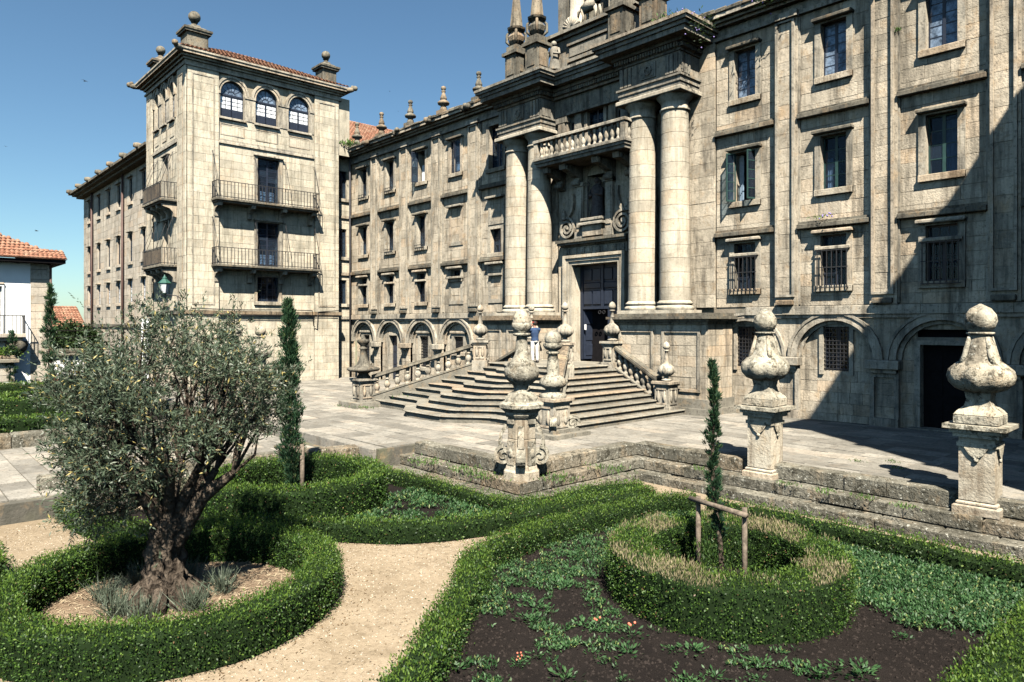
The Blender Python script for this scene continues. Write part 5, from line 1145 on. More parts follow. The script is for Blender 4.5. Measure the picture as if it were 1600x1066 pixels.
    K = int(L_*14); k_ = rng.integers(0, N, K); leaves('stray_shoots', P[k_], nr[k_]*.4+rv(K)*.35+np.array([0, 0, .9]) if len(nr) == N else rv(K)*.4+np.array([0, 0, 1.]), rv(K), rng.uniform(.06, .13, K), .014, 'fresh', th_)
    return th_
def circ(c, r, n=48): return [(c[0]+r*math.cos(2*math.pi*k/n), c[1]+r*math.sin(2*math.pi*k/n)) for k in range(n)]
RG = 'round clipped hedges'
CO, CB, CR = (-10.65, 3.18), (-14.8, 7.0), (-5.55, 9.45)
hedge('box_hedge', 'thick ring of clipped green hedge around the olive tree', circ(CO, 2.07), .5, .57, GARDEN, 3300, .030, 'box', True, RG)
hedge('box_hedge', 'round clipped hedge ring around the slender cypress behind the olive', circ(CB, 1.72), .55, .76, GARDEN, 1500, .042, 'box', True, RG)
hedge('box_hedge', 'round hedge ring with dry straw-coloured top around the tied cypress', circ(CR, 1.44), .62, .74, GARDEN, 3000, .030, 'box', True, RG, dry=.18)
LG = 'low hedge strips edging the beds'
hedge('low_hedge', 'low hedge strip curving along the sandy path beside the dark soil bed', [(-4.9, 1.5), (-5.75, 3.45), (-6.6, 4.75), (-7.2, 5.45), (-8.05, 6.55), (-8.7, 7.2), (-9.0, 8.3), (-9.1, 9.6), (-8.95, 11.2), (-8.75, 12.4), (-8.3, 12.95)], .46, .38, GARDEN, 2600, .034, 'box2', group=LG, shag=.05)
hedge('low_hedge', 'low hedge strip running beside the terrace wall at right', [(-8.0, 13.05), (-6, 13.1), (-3, 13.05), (1, 13.0), (5, 13.0)], .46, .38, GARDEN, 1500, .04, 'box2', group=LG, shag=.05)
hedge('low_hedge', 'low hedge strip in the bottom right corner', [(-1.9, 12.6), (-1.95, 10), (-2.0, 8), (-2.1, 6), (-2.2, 2)], .55, .42, GARDEN, 2600, .034, 'box2', group=LG, shag=.05)
hedge('low_hedge', 'low hedge strip sweeping from behind the olive trunk along the path', [(-17.6, 3.0), (-15.6, 3.05), (-14.2, 3.6), (-13.6, 4.8), (-12.6, 5.8), (-11.7, 6.6), (-10.85, 7.4), (-10.3, 8.7), (-10.05, 10.4), (-9.7, 12.2), (-9.55, 13.0)], .42, .36, GARDEN, 1500, .04, 'box2', group=LG, shag=.05)
hedge('low_hedge', 'low hedge strip turning the corner below the octagonal urn pillar', [(-10.05, 13.3), (-10.5, 12.4), (-10.55, 10.6), (-10.8, 9.95), (-11.6, 9.85), (-13.5, 9.85), (-15.6, 9.75)], .36, .34, GARDEN, 1300, .04, 'box2', group=LG, shag=.05)
hedge('low_hedge', 'dark hedge end at the left edge beside the sandy path', [(-17.3, .9), (-15.2, 1.05), (-13.6, 1.25), (-12.9, .9), (-12.6, .0)], .6, .46, GARDEN, 1500, .04, 'box2', group=LG, shag=.05)
FG = 'hedges across the lane'
hedge('box_hedge', 'straight clipped hedge across the lane at far left, nearest the lane wall', [(-28.2, -4), (-28.2, 2), (-28.4, 7.2)], .9, .75, -.55, 420, .07, 'box', group=FG)
hedge('box_hedge', 'round clipped hedge across the lane around the far cypress', circ((-37.3, 5.75), 2.1), .8, .7, -.55, 300, .08, 'box', True, FG)
hedge('box_hedge', 'farthest clipped hedge across the lane before the white wall', [(-41.5, -2), (-41.5, 3), (-41.3, 7.4)], 1.0, .95, -.55, 260, .08, 'box', group=FG)

# ================================================================== BEDS
bedA = [(-5.4, 1.0), (-6.9, 4.4), (-8.15, 6.45), (-9.0, 8.3), (-9.1, 9.6), (-8.75, 12.4), (-8.1, 13.05), (-2.0, 13.05), (-2.1, 6), (-2.2, 1.0)]
bedB = [(-13.3, 4.8), (-11.7, 6.6), (-10.3, 8.7), (-9.7, 12.8), (-10.5, 12.6), (-10.6, 10), (-15.8, 9.8), (-16.9, 3.2), (-14.6, 3.3)]
def bed(name, poly, mat, z): struct(name, MB().add([(x, y, z) for x, y in poly], [tuple(range(len(poly)))]), mat)
bed('soil_bed', bedA[::-1] if False else bedA, 'soil', GARDEN+.0); bed('soil_bed', bedB, 'soil', GARDEN-.004)
bed('litter_bed', circ(CO, 2.0, 40), 'litter', GARDEN-.002); 
def inpoly(x, y, P):
    r = False; j = len(P)-1
    for i in range(len(P)):
        if (P[i][1] > y) != (P[j][1] > y) and x < (P[j][0]-P[i][0])*(y-P[i][1])/(P[j][1]-P[i][1])+P[i][0]: r = not r
        j = i
    return r
# loose crumbs of soil, grit on the path and dry straw (uncountable)
def crumbs(name, label, cat, cand, mat, smin, smax, z):
    n = len(cand); s = rng.uniform(smin, smax, n); base = np.array([[1,0,-.4],[-.5,.87,-.4],[-.5,-.87,-.4],[0,0,.8]])
    V = []; Fq = []
    for k, (x, y) in enumerate(cand):
        a = rng.random()*6.28; ca, sa = math.cos(a), math.sin(a); sq = rng.uniform(.6, 1.3, 3)*s[k]
        for b in base: V.append((x+(b[0]*ca-b[1]*sa)*sq[0], y+(b[0]*sa+b[1]*ca)*sq[1], z+b[2]*sq[2]*.7))
        o = 4*k; Fq += [(o,o+1,o+3),(o+1,o+2,o+3),(o+2,o,o+3)]
    me = bpy.data.meshes.new(name); me.from_pydata(V, [], Fq); o = ob(name, me, mat); o['kind'] = 'stuff'; o['label'] = label; o['category'] = cat
def scatter(n, x0, x1, y0, y1, ok):
    out = []
    while len(out) < n:
        x, y = rng.uniform(x0, x1), rng.uniform(y0, y1)
        if ok(x, y): out.append((x, y))
    return out
crumbs('soil_crumbs', 'dark crumbs and clods of soil scattered over the beds', 'soil', scatter(14000, -9.2, -2, 4, 13, lambda x, y: inpoly(x, y, bedA)), 'clod', .008, .045, GARDEN+.004)
pathok = lambda x, y: not inpoly(x, y, bedA) and not inpoly(x, y, bedB) and math.hypot(x-CO[0], y-CO[1]) > 2.3 and vis(x, y, GARDEN)
crumbs('path_gravel', 'pale grit and small pebbles on the sandy path', 'gravel', scatter(9000, -17, -6, .5, 14, pathok), 'pebble', .005, .016, GARDEN-.016)
pp = np.array([(x, y, GARDEN-.014) for x, y in scatter(5000, -17, -6, .5, 14, pathok)]); k = len(pp)
o = leaves('dry_straw', pp, np.column_stack([rng.normal(size=k), rng.normal(size=k), rng.uniform(0, .15, k)]), np.tile(np.array([0, 0, 1.]), (k, 1))+rv(k)*.2, rng.uniform(.03, .09, k), .008, 'strawbit', None); o['label'] = 'dry straw bits lying on the sandy path'; o['category'] = 'straw'
pp = np.array([(x, y, GARDEN-.013) for x, y in scatter(2200, -17, -6, .5, 14, lambda x, y: pathok(x, y) and (math.hypot(x-CO[0], y-CO[1]) < 2.75 or rng.random() < .25))]); k = len(pp)
o = leaves('fallen_leaves', pp, np.column_stack([rng.normal(size=k), rng.normal(size=k), rng.uniform(0, .3, k)]), np.tile(np.array([0, 0, 1.]), (k, 1))+rv(k)*.3, rng.uniform(.02, .05, k), .016, 'brownleaf', None); o['label'] = 'small brown fallen leaves strewn along the path edges'; o['category'] = 'fallen leaves'
pp = np.array([(x, y, GARDEN+.006) for x, y in scatter(3600, -12.6, -8.7, 1.2, 5.2, lambda x, y: math.hypot(x-CO[0], y-CO[1]) < 1.85)]); k = len(pp)
o = leaves('dry_litter', pp, np.column_stack([rng.normal(size=k), rng.normal(size=k), rng.uniform(0, .25, k)]), np.tile(np.array([0, 0, 1.]), (k, 1))+rv(k)*.3, rng.uniform(.04, .16, k), .012, 'strawbit', None); o['label'] = 'dry leaf litter under the olive tree'; o['category'] = 'leaf litter'
# ground cover
def cover(name, label, pts, hgt, leaf, mat='cover'):
    P = []; D = []
    for (x, y, s) in pts:
        n = int(rng.integers(5, 10)); a = rng.random(n)*6.28; t = rng.uniform(.2, 1., n)
        for i in range(n):
            P.append((x+rng.normal(0, .02), y+rng.normal(0, .02), GARDEN+.005+rng.random()*hgt*s)); D.append((math.cos(a[i])*t[i], math.sin(a[i])*t[i], rng.uniform(.15, .8)))
    P = np.array(P); D = np.array(D); n = len(P)
    o = leaves(name, P, D, np.tile(np.array([0, 0, 1.]), (n, 1))+rv(n)*.5, leaf*rng.uniform(.6, 1.3, n), leaf*.4, mat, None); o['label'] = label; o['category'] = 'ground cover'
ringok = lambda x, y, m=0: math.hypot(x-CR[0], y-CR[1]) > 1.8+m
def dens_right(x, y):
    v = nz2(x*1.2, y*1.2, 1., 1.)*.35+rng.normal(0, .12)
    side = .6756*(x-CR[0])+.7373*(y-CR[1])     # to the right of the ring as the camera sees it
    dep = -.7373*(x-CR[0])+.6756*(y-CR[1])
    return v+min(1., .25+.45*dep+.25*max(0, side)) > .42 and side > -.4
okR = lambda x, y: inpoly(x, y, bedA) and ringok(x, y) and dens_right(x, y)
def okL(x, y):
    side = .6756*(x-CR[0])+.7373*(y-CR[1]); dep = -.7373*(x-CR[0])+.6756*(y-CR[1])
    return inpoly(x, y, bedA) and ringok(x, y, .1) and side < .3 and nz2(x*1.5, y*1.5, 1.3, 2.6)+rng.normal(0, .1)+.18*dep > .02
cover('ground_cover', 'dense low green ground cover filling the bed right of the dry-topped ring', [(x, y, 1.) for x, y in scatter(7500, -9, -2, 5, 13, okR)], .10, .06)
cover('ground_cover', 'patchy low ground cover on the dark soil left of the dry-topped ring', [(x, y, 1.) for x, y in scatter(2600, -9, -3.5, 5, 13, okL)], .05, .05)
cover('ground_cover', 'low ground cover in the narrow bed beside the rear hedge ring', [(x, y, 1.) for x, y in scatter(1700, -14, -9.5, 5, 13, lambda x, y: inpoly(x, y, bedB) and math.hypot(x-CB[0], y-CB[1]) > 2.0 and nz2(x*1.5, y*1.5, 1., 5.)+rng.normal(0, .1) > -.25)], .09, .075)
def sprout_mesh(n, R_, L, Hh, seed):
    r = np.random.default_rng(seed); a = r.random(n)*6.28; t = r.random(n)
    P = np.column_stack([R_*t*np.cos(a), R_*t*np.sin(a), Hh*r.random(n)]); D = np.column_stack([np.cos(a), np.sin(a), r.uniform(.1, .9, n)])
    return P, D, L*r.uniform(.6, 1.3, n)
SPL = 'small leafy sprout growing singly in the dark soil'
sp_pts = scatter(60, -8.6, -3, 5.0, 9.8, lambda x, y: inpoly(x, y, [(p[0]+.35*(1 if p[0] < -4 else -1), p[1]) for p in bedA]) and ringok(x, y, .25) and vis(x, y, GARDEN))
protos = []
for q in range(4):
    r = thing('seedling', SPL, 'plant', (sp_pts[q][0], sp_pts[q][1], GARDEN), 'sprouts in the dark soil'); P, D, L_ = sprout_mesh(52, .13, .045, .05, 50+q); leaves('foliage', P, D, np.tile(np.array([0, 0, 1.]), (52, 1))+rv(52)*.4, L_, L_*.42, 'cover', r, True)
    if q == 1: m_ = MB(); [m_.ball((.03*math.cos(k*2), .03*math.sin(k*2), .11+.01*k), .013, 6, 4) for k in range(3)]; m_.obj('blossom', 'petal', r, True)
    protos.append(r)
for i, (x, y) in enumerate(sp_pts[4:]): s = random.uniform(.8, 1.7); dup(protos[1 if i % 19 == 1 else (0, 2, 3)[i % 3]], (x, y, GARDEN), SPL, 'sprouts in the dark soil', random.random()*6, (s, s, s))

# ================================================================== OLIVE TREE
OT = Vector((-10.95, 3.12, GARDEN))
ol = thing('olive_tree', 'gnarled old olive tree with wide silvery crown', 'tree', OT)
def rfn(i, amp): return Vector((rng.normal(0, amp), rng.normal(0, amp), rng.normal(0, amp*.4)))
# right direction and depth direction as unit vectors on the ground, used only to lean limbs
rt_ = Vector((.6756, .7373, 0)); dp_ = Vector((-.7373, .6756, 0)); up = Vector((0, 0, 1))
m_ = MB(); V = []; n = 44; lv = [(z, r) for z, r in zip(np.linspace(-.05, 1.25, 22), np.interp(np.linspace(-.05, 1.25, 22), [-.05, .08, .2, .4, .65, .9, 1.1, 1.25], [.55, .40, .31, .245, .21, .225, .26, .22]))]
for z, r in lv:
    c = OT+up*float(z)+rt_*(.08*float(z)+.04*math.sin(z*6))
    for k in range(n):
        a = 2*math.pi*k/n; q = r*(1+.24*math.sin(3*a+z*3.1)+.15*math.sin(7*a-z*5)+.10*math.sin(13*a+z*11)+.08*math.sin(z*23+4*a)+rng.normal(0, .045)); V.append((c.x+q*math.cos(a), c.y+q*math.sin(a), c.z+rng.normal(0, .01)))
m_.add(V, [(j*n+i, j*n+(i+1) % n, (j+1)*n+(i+1) % n, (j+1)*n+i) for j in range(len(lv)-1) for i in range(n)]+[tuple(range((len(lv)-1)*n, len(lv)*n))], True)
trunk = m_.obj('trunk', 'bark', ol)
m_ = MB()
for k in range(9):
    a = k*.7+.2; L_ = random.uniform(.45, .8); m_.tube([OT+Vector((.28*math.cos(a), .28*math.sin(a), .22)), OT+Vector((.5*math.cos(a+.1), .5*math.sin(a+.1), .08)), OT+Vector((L_*math.cos(a+.2), L_*math.sin(a+.2), -.03))], [.12, .09, .04], 7)
m_.obj('roots', 'bark', trunk)
top = OT+up*1.12+rt_*.06
CC = OT+up*2.7+rt_*.06; RX, RYd, RZ = 1.5, 1.35, 1.5
clumps = []
while len(clumps) < 150:
    v = rng.normal(size=3); v /= np.linalg.norm(v); r_ = rng.uniform(.35, 1.) ** .6; a, b, c = v*r_
    if c < -.35 and a > .15: continue                       # the right underside of the crown is open
    sag = -.6*max(0., -a+.05)*(1 if c < .15 else .25)
    p = CC+rt_*(a*RX*(1+.12*math.sin(5*c)))+dp_*(b*RYd)+up*(c*RZ*(1-.12*abs(a))+sag); clumps.append(p)
mb = MB(); forks = []
for k in range(9):
    a = k*2*math.pi/9+.3; f = rt_*math.cos(a)*.62+dp_*math.sin(a)*.55+up*rng.uniform(.55, 1.0); e = top+f*rng.uniform(.9, 1.15)
    m1 = top+f*.5+Vector((rng.normal(0, .06), rng.normal(0, .06), -.04)); mb.tube([top-up*.2, m1, e], [.13, .085, .055], 8, None, False); forks += [m1, e]
mb.tube([top-up*.25+rt_*.1, top+rt_*.5+up*.42, top+rt_*.95+up*.75], [.15, .12, .06], 9, None, False); forks += [top+rt_*.6+up*.5, top+rt_*.95+up*.75]
for p in clumps:
    f = min(forks, key=lambda q: (q-p).length); mid = (f+p)*.5+Vector((rng.normal(0, .08), rng.normal(0, .08), -.06)); mb.tube([f, mid, p], [.03, .02, .008], 5, None, False)
mb.obj('limbs', 'bark', trunk)
PL, DL, PT, DT = [], [], [], []
for p in clumps:
    o = np.array(p-(CC-up*.7)); o /= np.linalg.norm(o)
    for q in range(17):
        d = o*.55+rng.normal(0, .62, 3)+np.array([0, 0, .3]); d /= np.linalg.norm(d); b = np.array(p)+rng.normal(0, .13, 3); L_ = rng.uniform(.22, .5); nl = int(L_*58); PT.append(b); DT.append(d*L_)
        t = rng.random(nl)[:, None]; PL.append(b+d*L_*t+rng.normal(0, .008, (nl, 3))); DL.append(d*.75+rng.normal(0, .55, (nl, 3)))
P = np.vstack(PL); D = np.vstack(DL); leaves('leaves', P, D, rv(len(P)), rng.uniform(.055, .095, len(P)), .019, 'olive', ol)
PT = np.array(PT); DT = np.array(DT); leaves('twigs', PT, DT, rv(len(PT)), np.linalg.norm(DT, axis=1), .007, 'bark', ol)
lvs = []
for k in range(46):
    p = clumps[rng.integers(0, len(clumps))]; o = np.array(p-CC); o /= np.linalg.norm(o)
    if np.linalg.norm(np.array(p-CC)) < .9: continue
    d = o+rng.normal(0, .35, 3)+np.array([0, 0, .25])
    for s_ in range(24): lvs.append((np.array(p)+d*(.2+s_*.02), d*.6+rng.normal(0, .5, 3)))
P = np.array([q[0] for q in lvs]); D = np.array([q[1] for q in lvs]); leaves('whips', P, D, rv(len(P)), rng.uniform(.05, .08, len(P)), .016, 'olive', ol)
# lavender sprigs round the trunk
for i, (a, r_) in enumerate(((.3, .75), (1.2, .8), (2.4, .7), (3.3, .85), (4.1, .8), (5.0, .7), (5.7, .85))):
    q = thing('lavender', 'grey-green lavender tuft at the foot of the olive trunk', 'plant', (OT.x+r_*math.cos(a), OT.y+r_*math.sin(a), GARDEN), 'lavender tufts'); n = 150
    dd = np.column_stack([rng.normal(0, .45, n), rng.normal(0, .45, n), np.ones(n)]); pz = np.column_stack([rng.normal(0, .07, n), rng.normal(0, .07, n), np.zeros(n)])
    leaves('stems', pz, dd, rv(n), rng.uniform(.25, .5, n), .012, 'lav', q, True)
    pl2 = pz+dd/np.linalg.norm(dd, axis=1, keepdims=True)*rng.uniform(.05, .35, n)[:, None]; leaves('foliage', pl2, dd+rv(n)*.7, rv(n), .07, .012, 'lav', q, True)

# ================================================================== CYPRESSES
def cypress(label, loc, h, r, n, leaf, lean=(0, 0), bare=.12, base_r=None, group='slender cypresses'):
    t = thing('cypress', label, 'tree', loc, group); X, Y, Z0 = loc
    fx = lambda s: X+lean[0]*s+.03*math.sin(s*9); fy = lambda s: Y+lean[1]*s+.03*math.cos(s*7)
    m_ = MB(); m_.tube([(fx(s), fy(s), Z0+s*h*.95) for s in np.linspace(0, 1, 9)], [.05*(1-s*.85) for s in np.linspace(0, 1, 9)], 7); m_.obj('trunk', 'bark', t)
    # foliage sprays: clumps of short upright blades
    NC = n//24; s = bare+(1-bare)*rng.random(NC)**.9; prof_ = r*(np.minimum(1, (s-bare+.02)/.12)**.6)*np.minimum(1, (1.02-s)/.35)**.7*(1+.3*np.sin(s*31)+rng.normal(0, .18, NC))
    a = rng.random(NC)*6.283; rr_ = prof_*np.sqrt(rng.random(NC))
    cx = np.array([fx(q) for q in s])+rr_*np.cos(a); cy = np.array([fy(q) for q in s])+rr_*np.sin(a); cz = Z0+s*h
    out = np.column_stack([np.cos(a), np.sin(a), np.full(NC, 1.7)])
    P = np.repeat(np.column_stack([cx, cy, cz]), 24, axis=0)+rng.normal(0, r*.16, (NC*24, 3)); D = np.repeat(out, 24, axis=0)+rv(NC*24)*.55
    leaves('foliage', P, D, rv(len(P)), leaf*rng.uniform(.6, 1.4, len(P)), leaf*.2, 'cypress', t); return t
cypress('slender dark cypress standing in the ring hedge behind the olive', (CB[0]-.15, CB[1]+.0, GARDEN), 4.55, .21, 16000, .10, (-.15, -.1), .08)
cypress('thin leaning young cypress tied to a timber frame at right', (-5.72, 9.6, GARDEN), 3.5, .082, 7000, .075, (-.1, -.14), .22)
cypress('tall far cypress beside the white house', (-37.3, 5.8, -.55), 5.6, .21, 4500, .16, (-.1, .05), .08)
cypress('small farthest cypress against the white wall', (-43.2, 5.1, -.5), 3.4, .2, 2200, .16, (0, 0), .1)
# shoots at the foot of the tied cypress
m_ = thing('shoots', 'leafy shoots round the foot of the tied cypress', 'plant', (-5.85, 9.55, GARDEN)); n = 900
pz = np.column_stack([rng.normal(0, .16, n), rng.normal(0, .16, n), rng.random(n)*.75]); leaves('foliage', pz, np.column_stack([rng.normal(0, .5, n), rng.normal(0, .5, n), np.ones(n)]), rv(n), .07, .016, 'box2', m_, True)
# timber stake frame at the right ring and stake at the rear ring
sf = thing('tree_support', 'weathered timber frame of two posts and a cross rail tying the cypress', 'plant support', (-5.7, 9.45, GARDEN))
pa = Vector((-6.05, 9.5, GARDEN)); pb = Vector((-5.22, 9.42, GARDEN))
for q in (pa, pb): MB().tube([q, q+up*1.36], [.042, .038], 9).obj('post', 'wood', sf)
d_ = (pb-pa).normalized(); MB().tube([pa-d_*.12+up*1.32+Vector((0, -.07, 0)), pb+d_*.08+up*1.27+Vector((0, -.07, 0))], .04, 9).obj('cross_rail', 'wood', sf)
MB().tube([(-5.74+.1*math.cos(k*.7), 9.5+.12*math.sin(k*.7), GARDEN+1.3) for k in range(10)], .012, 5).obj('tie', 'black', sf)
sk = thing('tree_stake', 'timber stake with short rail beside the rear cypress', 'plant support', (-14.75, 7.1, GARDEN))
MB().tube([(-14.75, 7.1, GARDEN), (-14.75, 7.1, GARDEN+1.35)], .05, 8).obj('post', 'wood', sk); MB().tube([(-14.75, 7.05, GARDEN+1.27), (-15.2, 6.65, GARDEN+1.29)], .035, 8).obj('rail', 'wood', sk)
sk = thing('tree_stake', 'pale timber stake at the far cypress', 'plant support', (-36.9, 5.9, -.55)); MB().tube([(-36.9, 5.9, -.55), (-36.9, 5.9, .8)], .07, 8).obj('post', 'wood', sk)

# ================================================================== FAR LEFT: WHITE HOUSE, WALL, ROOFS
XH = -45.0
wh = thing('white_house', 'white plastered house with clay tile roof, stone quoins and a balcony', 'house', (XH-4, 2, -.6))
H1 = frame(XH, 0, R(90))
ha = [(3.9, 4.9, 2.85, 5.3)]
MB().box(XH-8, XH-.5, -5, 6.9, -1, 6.5).obj('light_stop_core', 'dark', wh)  # added dark core, blocks light inside the house shell
wallsheet('wall', H1, -6, 6.15, -1, 6.75, ha, 'plaster', wh, 0.)
MB().box(XH-8, XH-.05, 6.9, 7.0, -1, 6.75).obj('side_wall', 'plaster', wh)
qn = MB(H1); z = -.6
while z < 6.7:
    e = min(z+random.uniform(.38, .55), 6.74); MB(H1).cbox(6.15, 7.02+random.uniform(-.0, .01), -.03-random.uniform(0, .015), .4, z+.006, e-.006, .012).obj('quoin', 'side', wh); z = e
window(wh, H1, *ha[0], 4, 'white_wood', .1, surround=.1, hood=0, sill=False, trim='white_wood', panes=True, cols=1)
MB(H1).cbox(3.6, 5.0, -.12, .02, 5.4, 5.5, .02).obj('lintel', 'side', wh)
s_ = MB(H1); s_.cbox(1.5, 5.85, -1.0, 0, 2.62, 2.82, .02); s_.box(1.5, 5.7, -.85, 0, 2.45, 2.618); bb = s_.obj('balcony', 'side', wh)
r_ = MB(H1)
for i in range(22): u = 2.0+i*.18; r_.box(u-.012, u+.012, -.96, -.935, 2.82, 3.75)
r_.box(1.6, 5.8, -.97, -.93, 3.74, 3.78); r_.box(5.76, 5.8, -.97, 0, 3.74, 3.78)
for k in range(5): r_.box(5.77, 5.79, -.95+.19*k, -.93+.19*k, 2.82, 3.75)
r_.obj('railing', 'iron', bb)
c_ = MB(H1); c_.lathe(5.5, -.45, [(.08,1.62),(.2,1.72),(.42,1.95),(.5,2.2),(.45,2.44)], 14); c_.obj('balcony_corbel', 'grime', bb)
# ground floor terrace block
gb = MB(); gb.box(XH-.2, XH+1.8, -5, 5.2, -1, 1.35); gb.obj('terrace_block', 'side', wh)
gf = frame(XH+1.82, 0, R(90))
z = -.5
while z < 1.3:
    e = min(z+.3, 1.35); MB(gf).cbox(4.25, 5.22, -.03, .1, z+.008, e-.008, .012).obj('quoin', 'side', wh); z = e
MB(gf).box(-5, 3.85, -.02, .05, -.6, .95).obj('white_panel', 'plaster', wh)
MB().cbox(XH-.2, XH+2.05, -5.2, 5.4, 1.35, 1.55, .03).cbox(XH-.1, XH+1.9, -5.1, 5.3, 1.55, 1.72, .03).obj('terrace_cornice', 'grime', wh)
MB(frame(XH+1.7, 0, R(90))).box(-5, 4.4, -.05, .1, 1.72, 2.15).obj('parapet', 'white_wood', wh)
rf = MB(); ze = 6.78; x1, y1 = XH+.75, 7.7
rf.box(XH-8, x1-.05, -5, y1-.05, 6.6, 6.76); rf.obj('eaves', 'dark', wh)
MB().add([(x1,y1,ze),(x1,-5,ze),(XH-4.5,-5,ze+2.6),(XH-4.5,y1-5,ze+2.6),(XH-9,y1,ze)], [(0,3,2,1),(0,4,3)]).obj('roof', 'tile', wh)
m_ = MB(); tileroof(m_, (x1+.05, -5, ze), (0, y1+5, 0), (-1.2, 0, .57), 62, 4, .11); m_.obj('eaves_tiles', 'tile', wh, kind='stuff')
m_ = MB()
for j in range(14):
    f0 = j/14; yy1 = y1-5.1*f0; nn = max(2, int((yy1+5)/.21)); tileroof(m_, (x1-5.3*f0, yy1-nn*.21, ze+2.6*f0+.02), (0, nn*.21, 0), (-5.3/14, 0, 2.6/14), nn, 1, .11)
m_.obj('roof_tiles', 'tile', wh, kind='stuff')
MB().tube([(XH+.12, 7.05, 6.6), (XH+.12, 7.05, -.6)], .06, 7).obj('downpipe', 'pipe', wh)
pl_ = thing('potted_shrub', 'bright green shrub on the terrace of the white house', 'plant', (XH+1.6, 4.7, 1.72)); n = 700
pz = rv(n)*np.array([.2, .35, .12])+np.array([0, 0, .15]); leaves('foliage', pz, rv(n)+np.array([0, 0, .4]), rv(n), .13, .07, 'fresh', pl_, True)
# white garden wall with stone coping
ww = thing('garden_wall', 'white plastered garden wall with grey stone coping', 'wall', (-60, 8.8, -1.4))
MB().box(-60.3, -60, 5.0, 11.5, -1.6, 1.0).obj('wall', 'plaster', ww)
for k in range(7): MB().cbox(-60.6, -59.75, 5.0+k*.93, 5.92+k*.93, 1.0, 1.2, .03, .01).cbox(-60.45, -59.9, 5.02+k*.93, 5.9+k*.93, 1.2, 1.5, .08, .01).obj('coping_stone', 'kerb', ww)
fh = thing('far_house', 'distant low house with orange tile roof behind the white wall', 'house', (-75, 14, -1))
MB().box(-84, -72, 8, 13.5, -1, 3.0).obj('wall', 'side', fh); m_ = MB(); tileroof(m_, (-71.6, 8.0, 3.0), (0, 5.9, 0), (-4, 0, 1.9), 24, 12, .16); m_.obj('roof_tiles', 'tile', fh, kind='stuff'); MB().add([(-71.5,7.8,2.95),(-71.5,14,2.95),(-75.7,14,4.85),(-75.7,7.8,4.85)], [(0,1,2,3)]).obj('roof', 'tile', fh)
MB().box(-77.5, -76.5, 9.4, 10.4, 3, 6.2).obj('chimney', 'dark', fh)
MB().box(-71.9, -71.6, 7.8, 14, 2.2, 2.8).obj('eaves', 'plaster', fh)
def bush(name, label, loc, rad, n, leaf, mat='tree'):
    t = thing(name, label, 'tree', (loc[0], loc[1], -.8)); MB().tube([(loc[0], loc[1], -.8), (loc[0]+.1, loc[1], loc[2])], [.22, .1], 7).obj('trunk', 'bark', t)
    C = np.array([(loc[0]+rng.normal(0, rad*.45), loc[1]+rng.normal(0, rad*.45), loc[2]+rng.normal(0, rad*.42)) for k in range(26)])
    P = C[rng.integers(0, 26, n)]+rv(n)*rad*.22; leaves('crown', P, rv(n), rv(n), leaf, leaf*.6, mat, t)
bush('dark_tree', 'dark shady tree behind the white wall beside the side wing', (-66, 12.2, 1.9), 1.5, 6000, .28); bush('dark_tree', 'dark shrubby tree behind the white wall near the house', (-64, 9.8, 1.5), 1.4, 5000, .26)
for i, (y0, zz, sag) in enumerate(((7.0, 3.0, .3), (7.0, 2.6, .3))):
    o = MB().tube([(-45.0+(-10.5)*t, 7.05+6.8*t, zz+.6*t-sag*4*t*(1-t)) for t in np.linspace(0, 1, 10)], .025, 5).obj('overhead_cable', 'black'); o['label'] = ('upper', 'lower')[i]+' black cable spanning between white house and side wing'; o['category'] = 'cable'
# sign, lantern
sn = thing('banner_sign', 'tall narrow white sign post standing behind the olive crown', 'sign', (-32.8, 8.6, -.5)); T = frame(-32.8, 8.6, R(44))
MB(T).box(-.16, .16, -.04, .04, .1, 3.55).obj('panel', 'signwhite', sn); MB(T).box(-.05, .05, .04, .1, -.5, 3.4).obj('post', 'iron', sn)
for q in ((-.05, .05, 3.1, 3.3), (-.06, .02, 2.2, 2.4), (-.03, .06, 1.95, 2.1), (-.06, .06, 2.75, 2.85)): MB(T).box(q[0], q[1], -.05, -.041, q[2], q[3]).obj('mark', 'black', sn)
ln = thing('wall_lantern', 'green hexagonal street lantern on an iron wall bracket', 'street lamp', (-42.6, 12.1, 5.0)); lx, ly = -42.7, 12.2
MB().tube([(-42.2, 13.0, 4.75), (-42.35, 12.7, 4.95), (lx, ly, 5.0)], .03, 6).tube([(-42.2, 13.0, 4.4), (-42.25, 12.85, 4.5), (-42.3, 12.75, 4.9)], .025, 6).obj('bracket', 'iron', ln)
MB().lathe(lx, ly, [(.05,5.0),(.12,5.06),(.14,5.1)], 6, smooth=False).lathe(lx, ly, [(.34,5.62),(.36,5.66),(.2,5.82),(.12,5.9),(.13,5.96),(.05,6.05),(.02,6.15)], 6, smooth=False).obj('hood', 'lampgreen', ln)
MB().lathe(lx, ly, [(.14,5.1),(.31,5.62)], 6, smooth=False).obj('glass', 'curtain', ln)

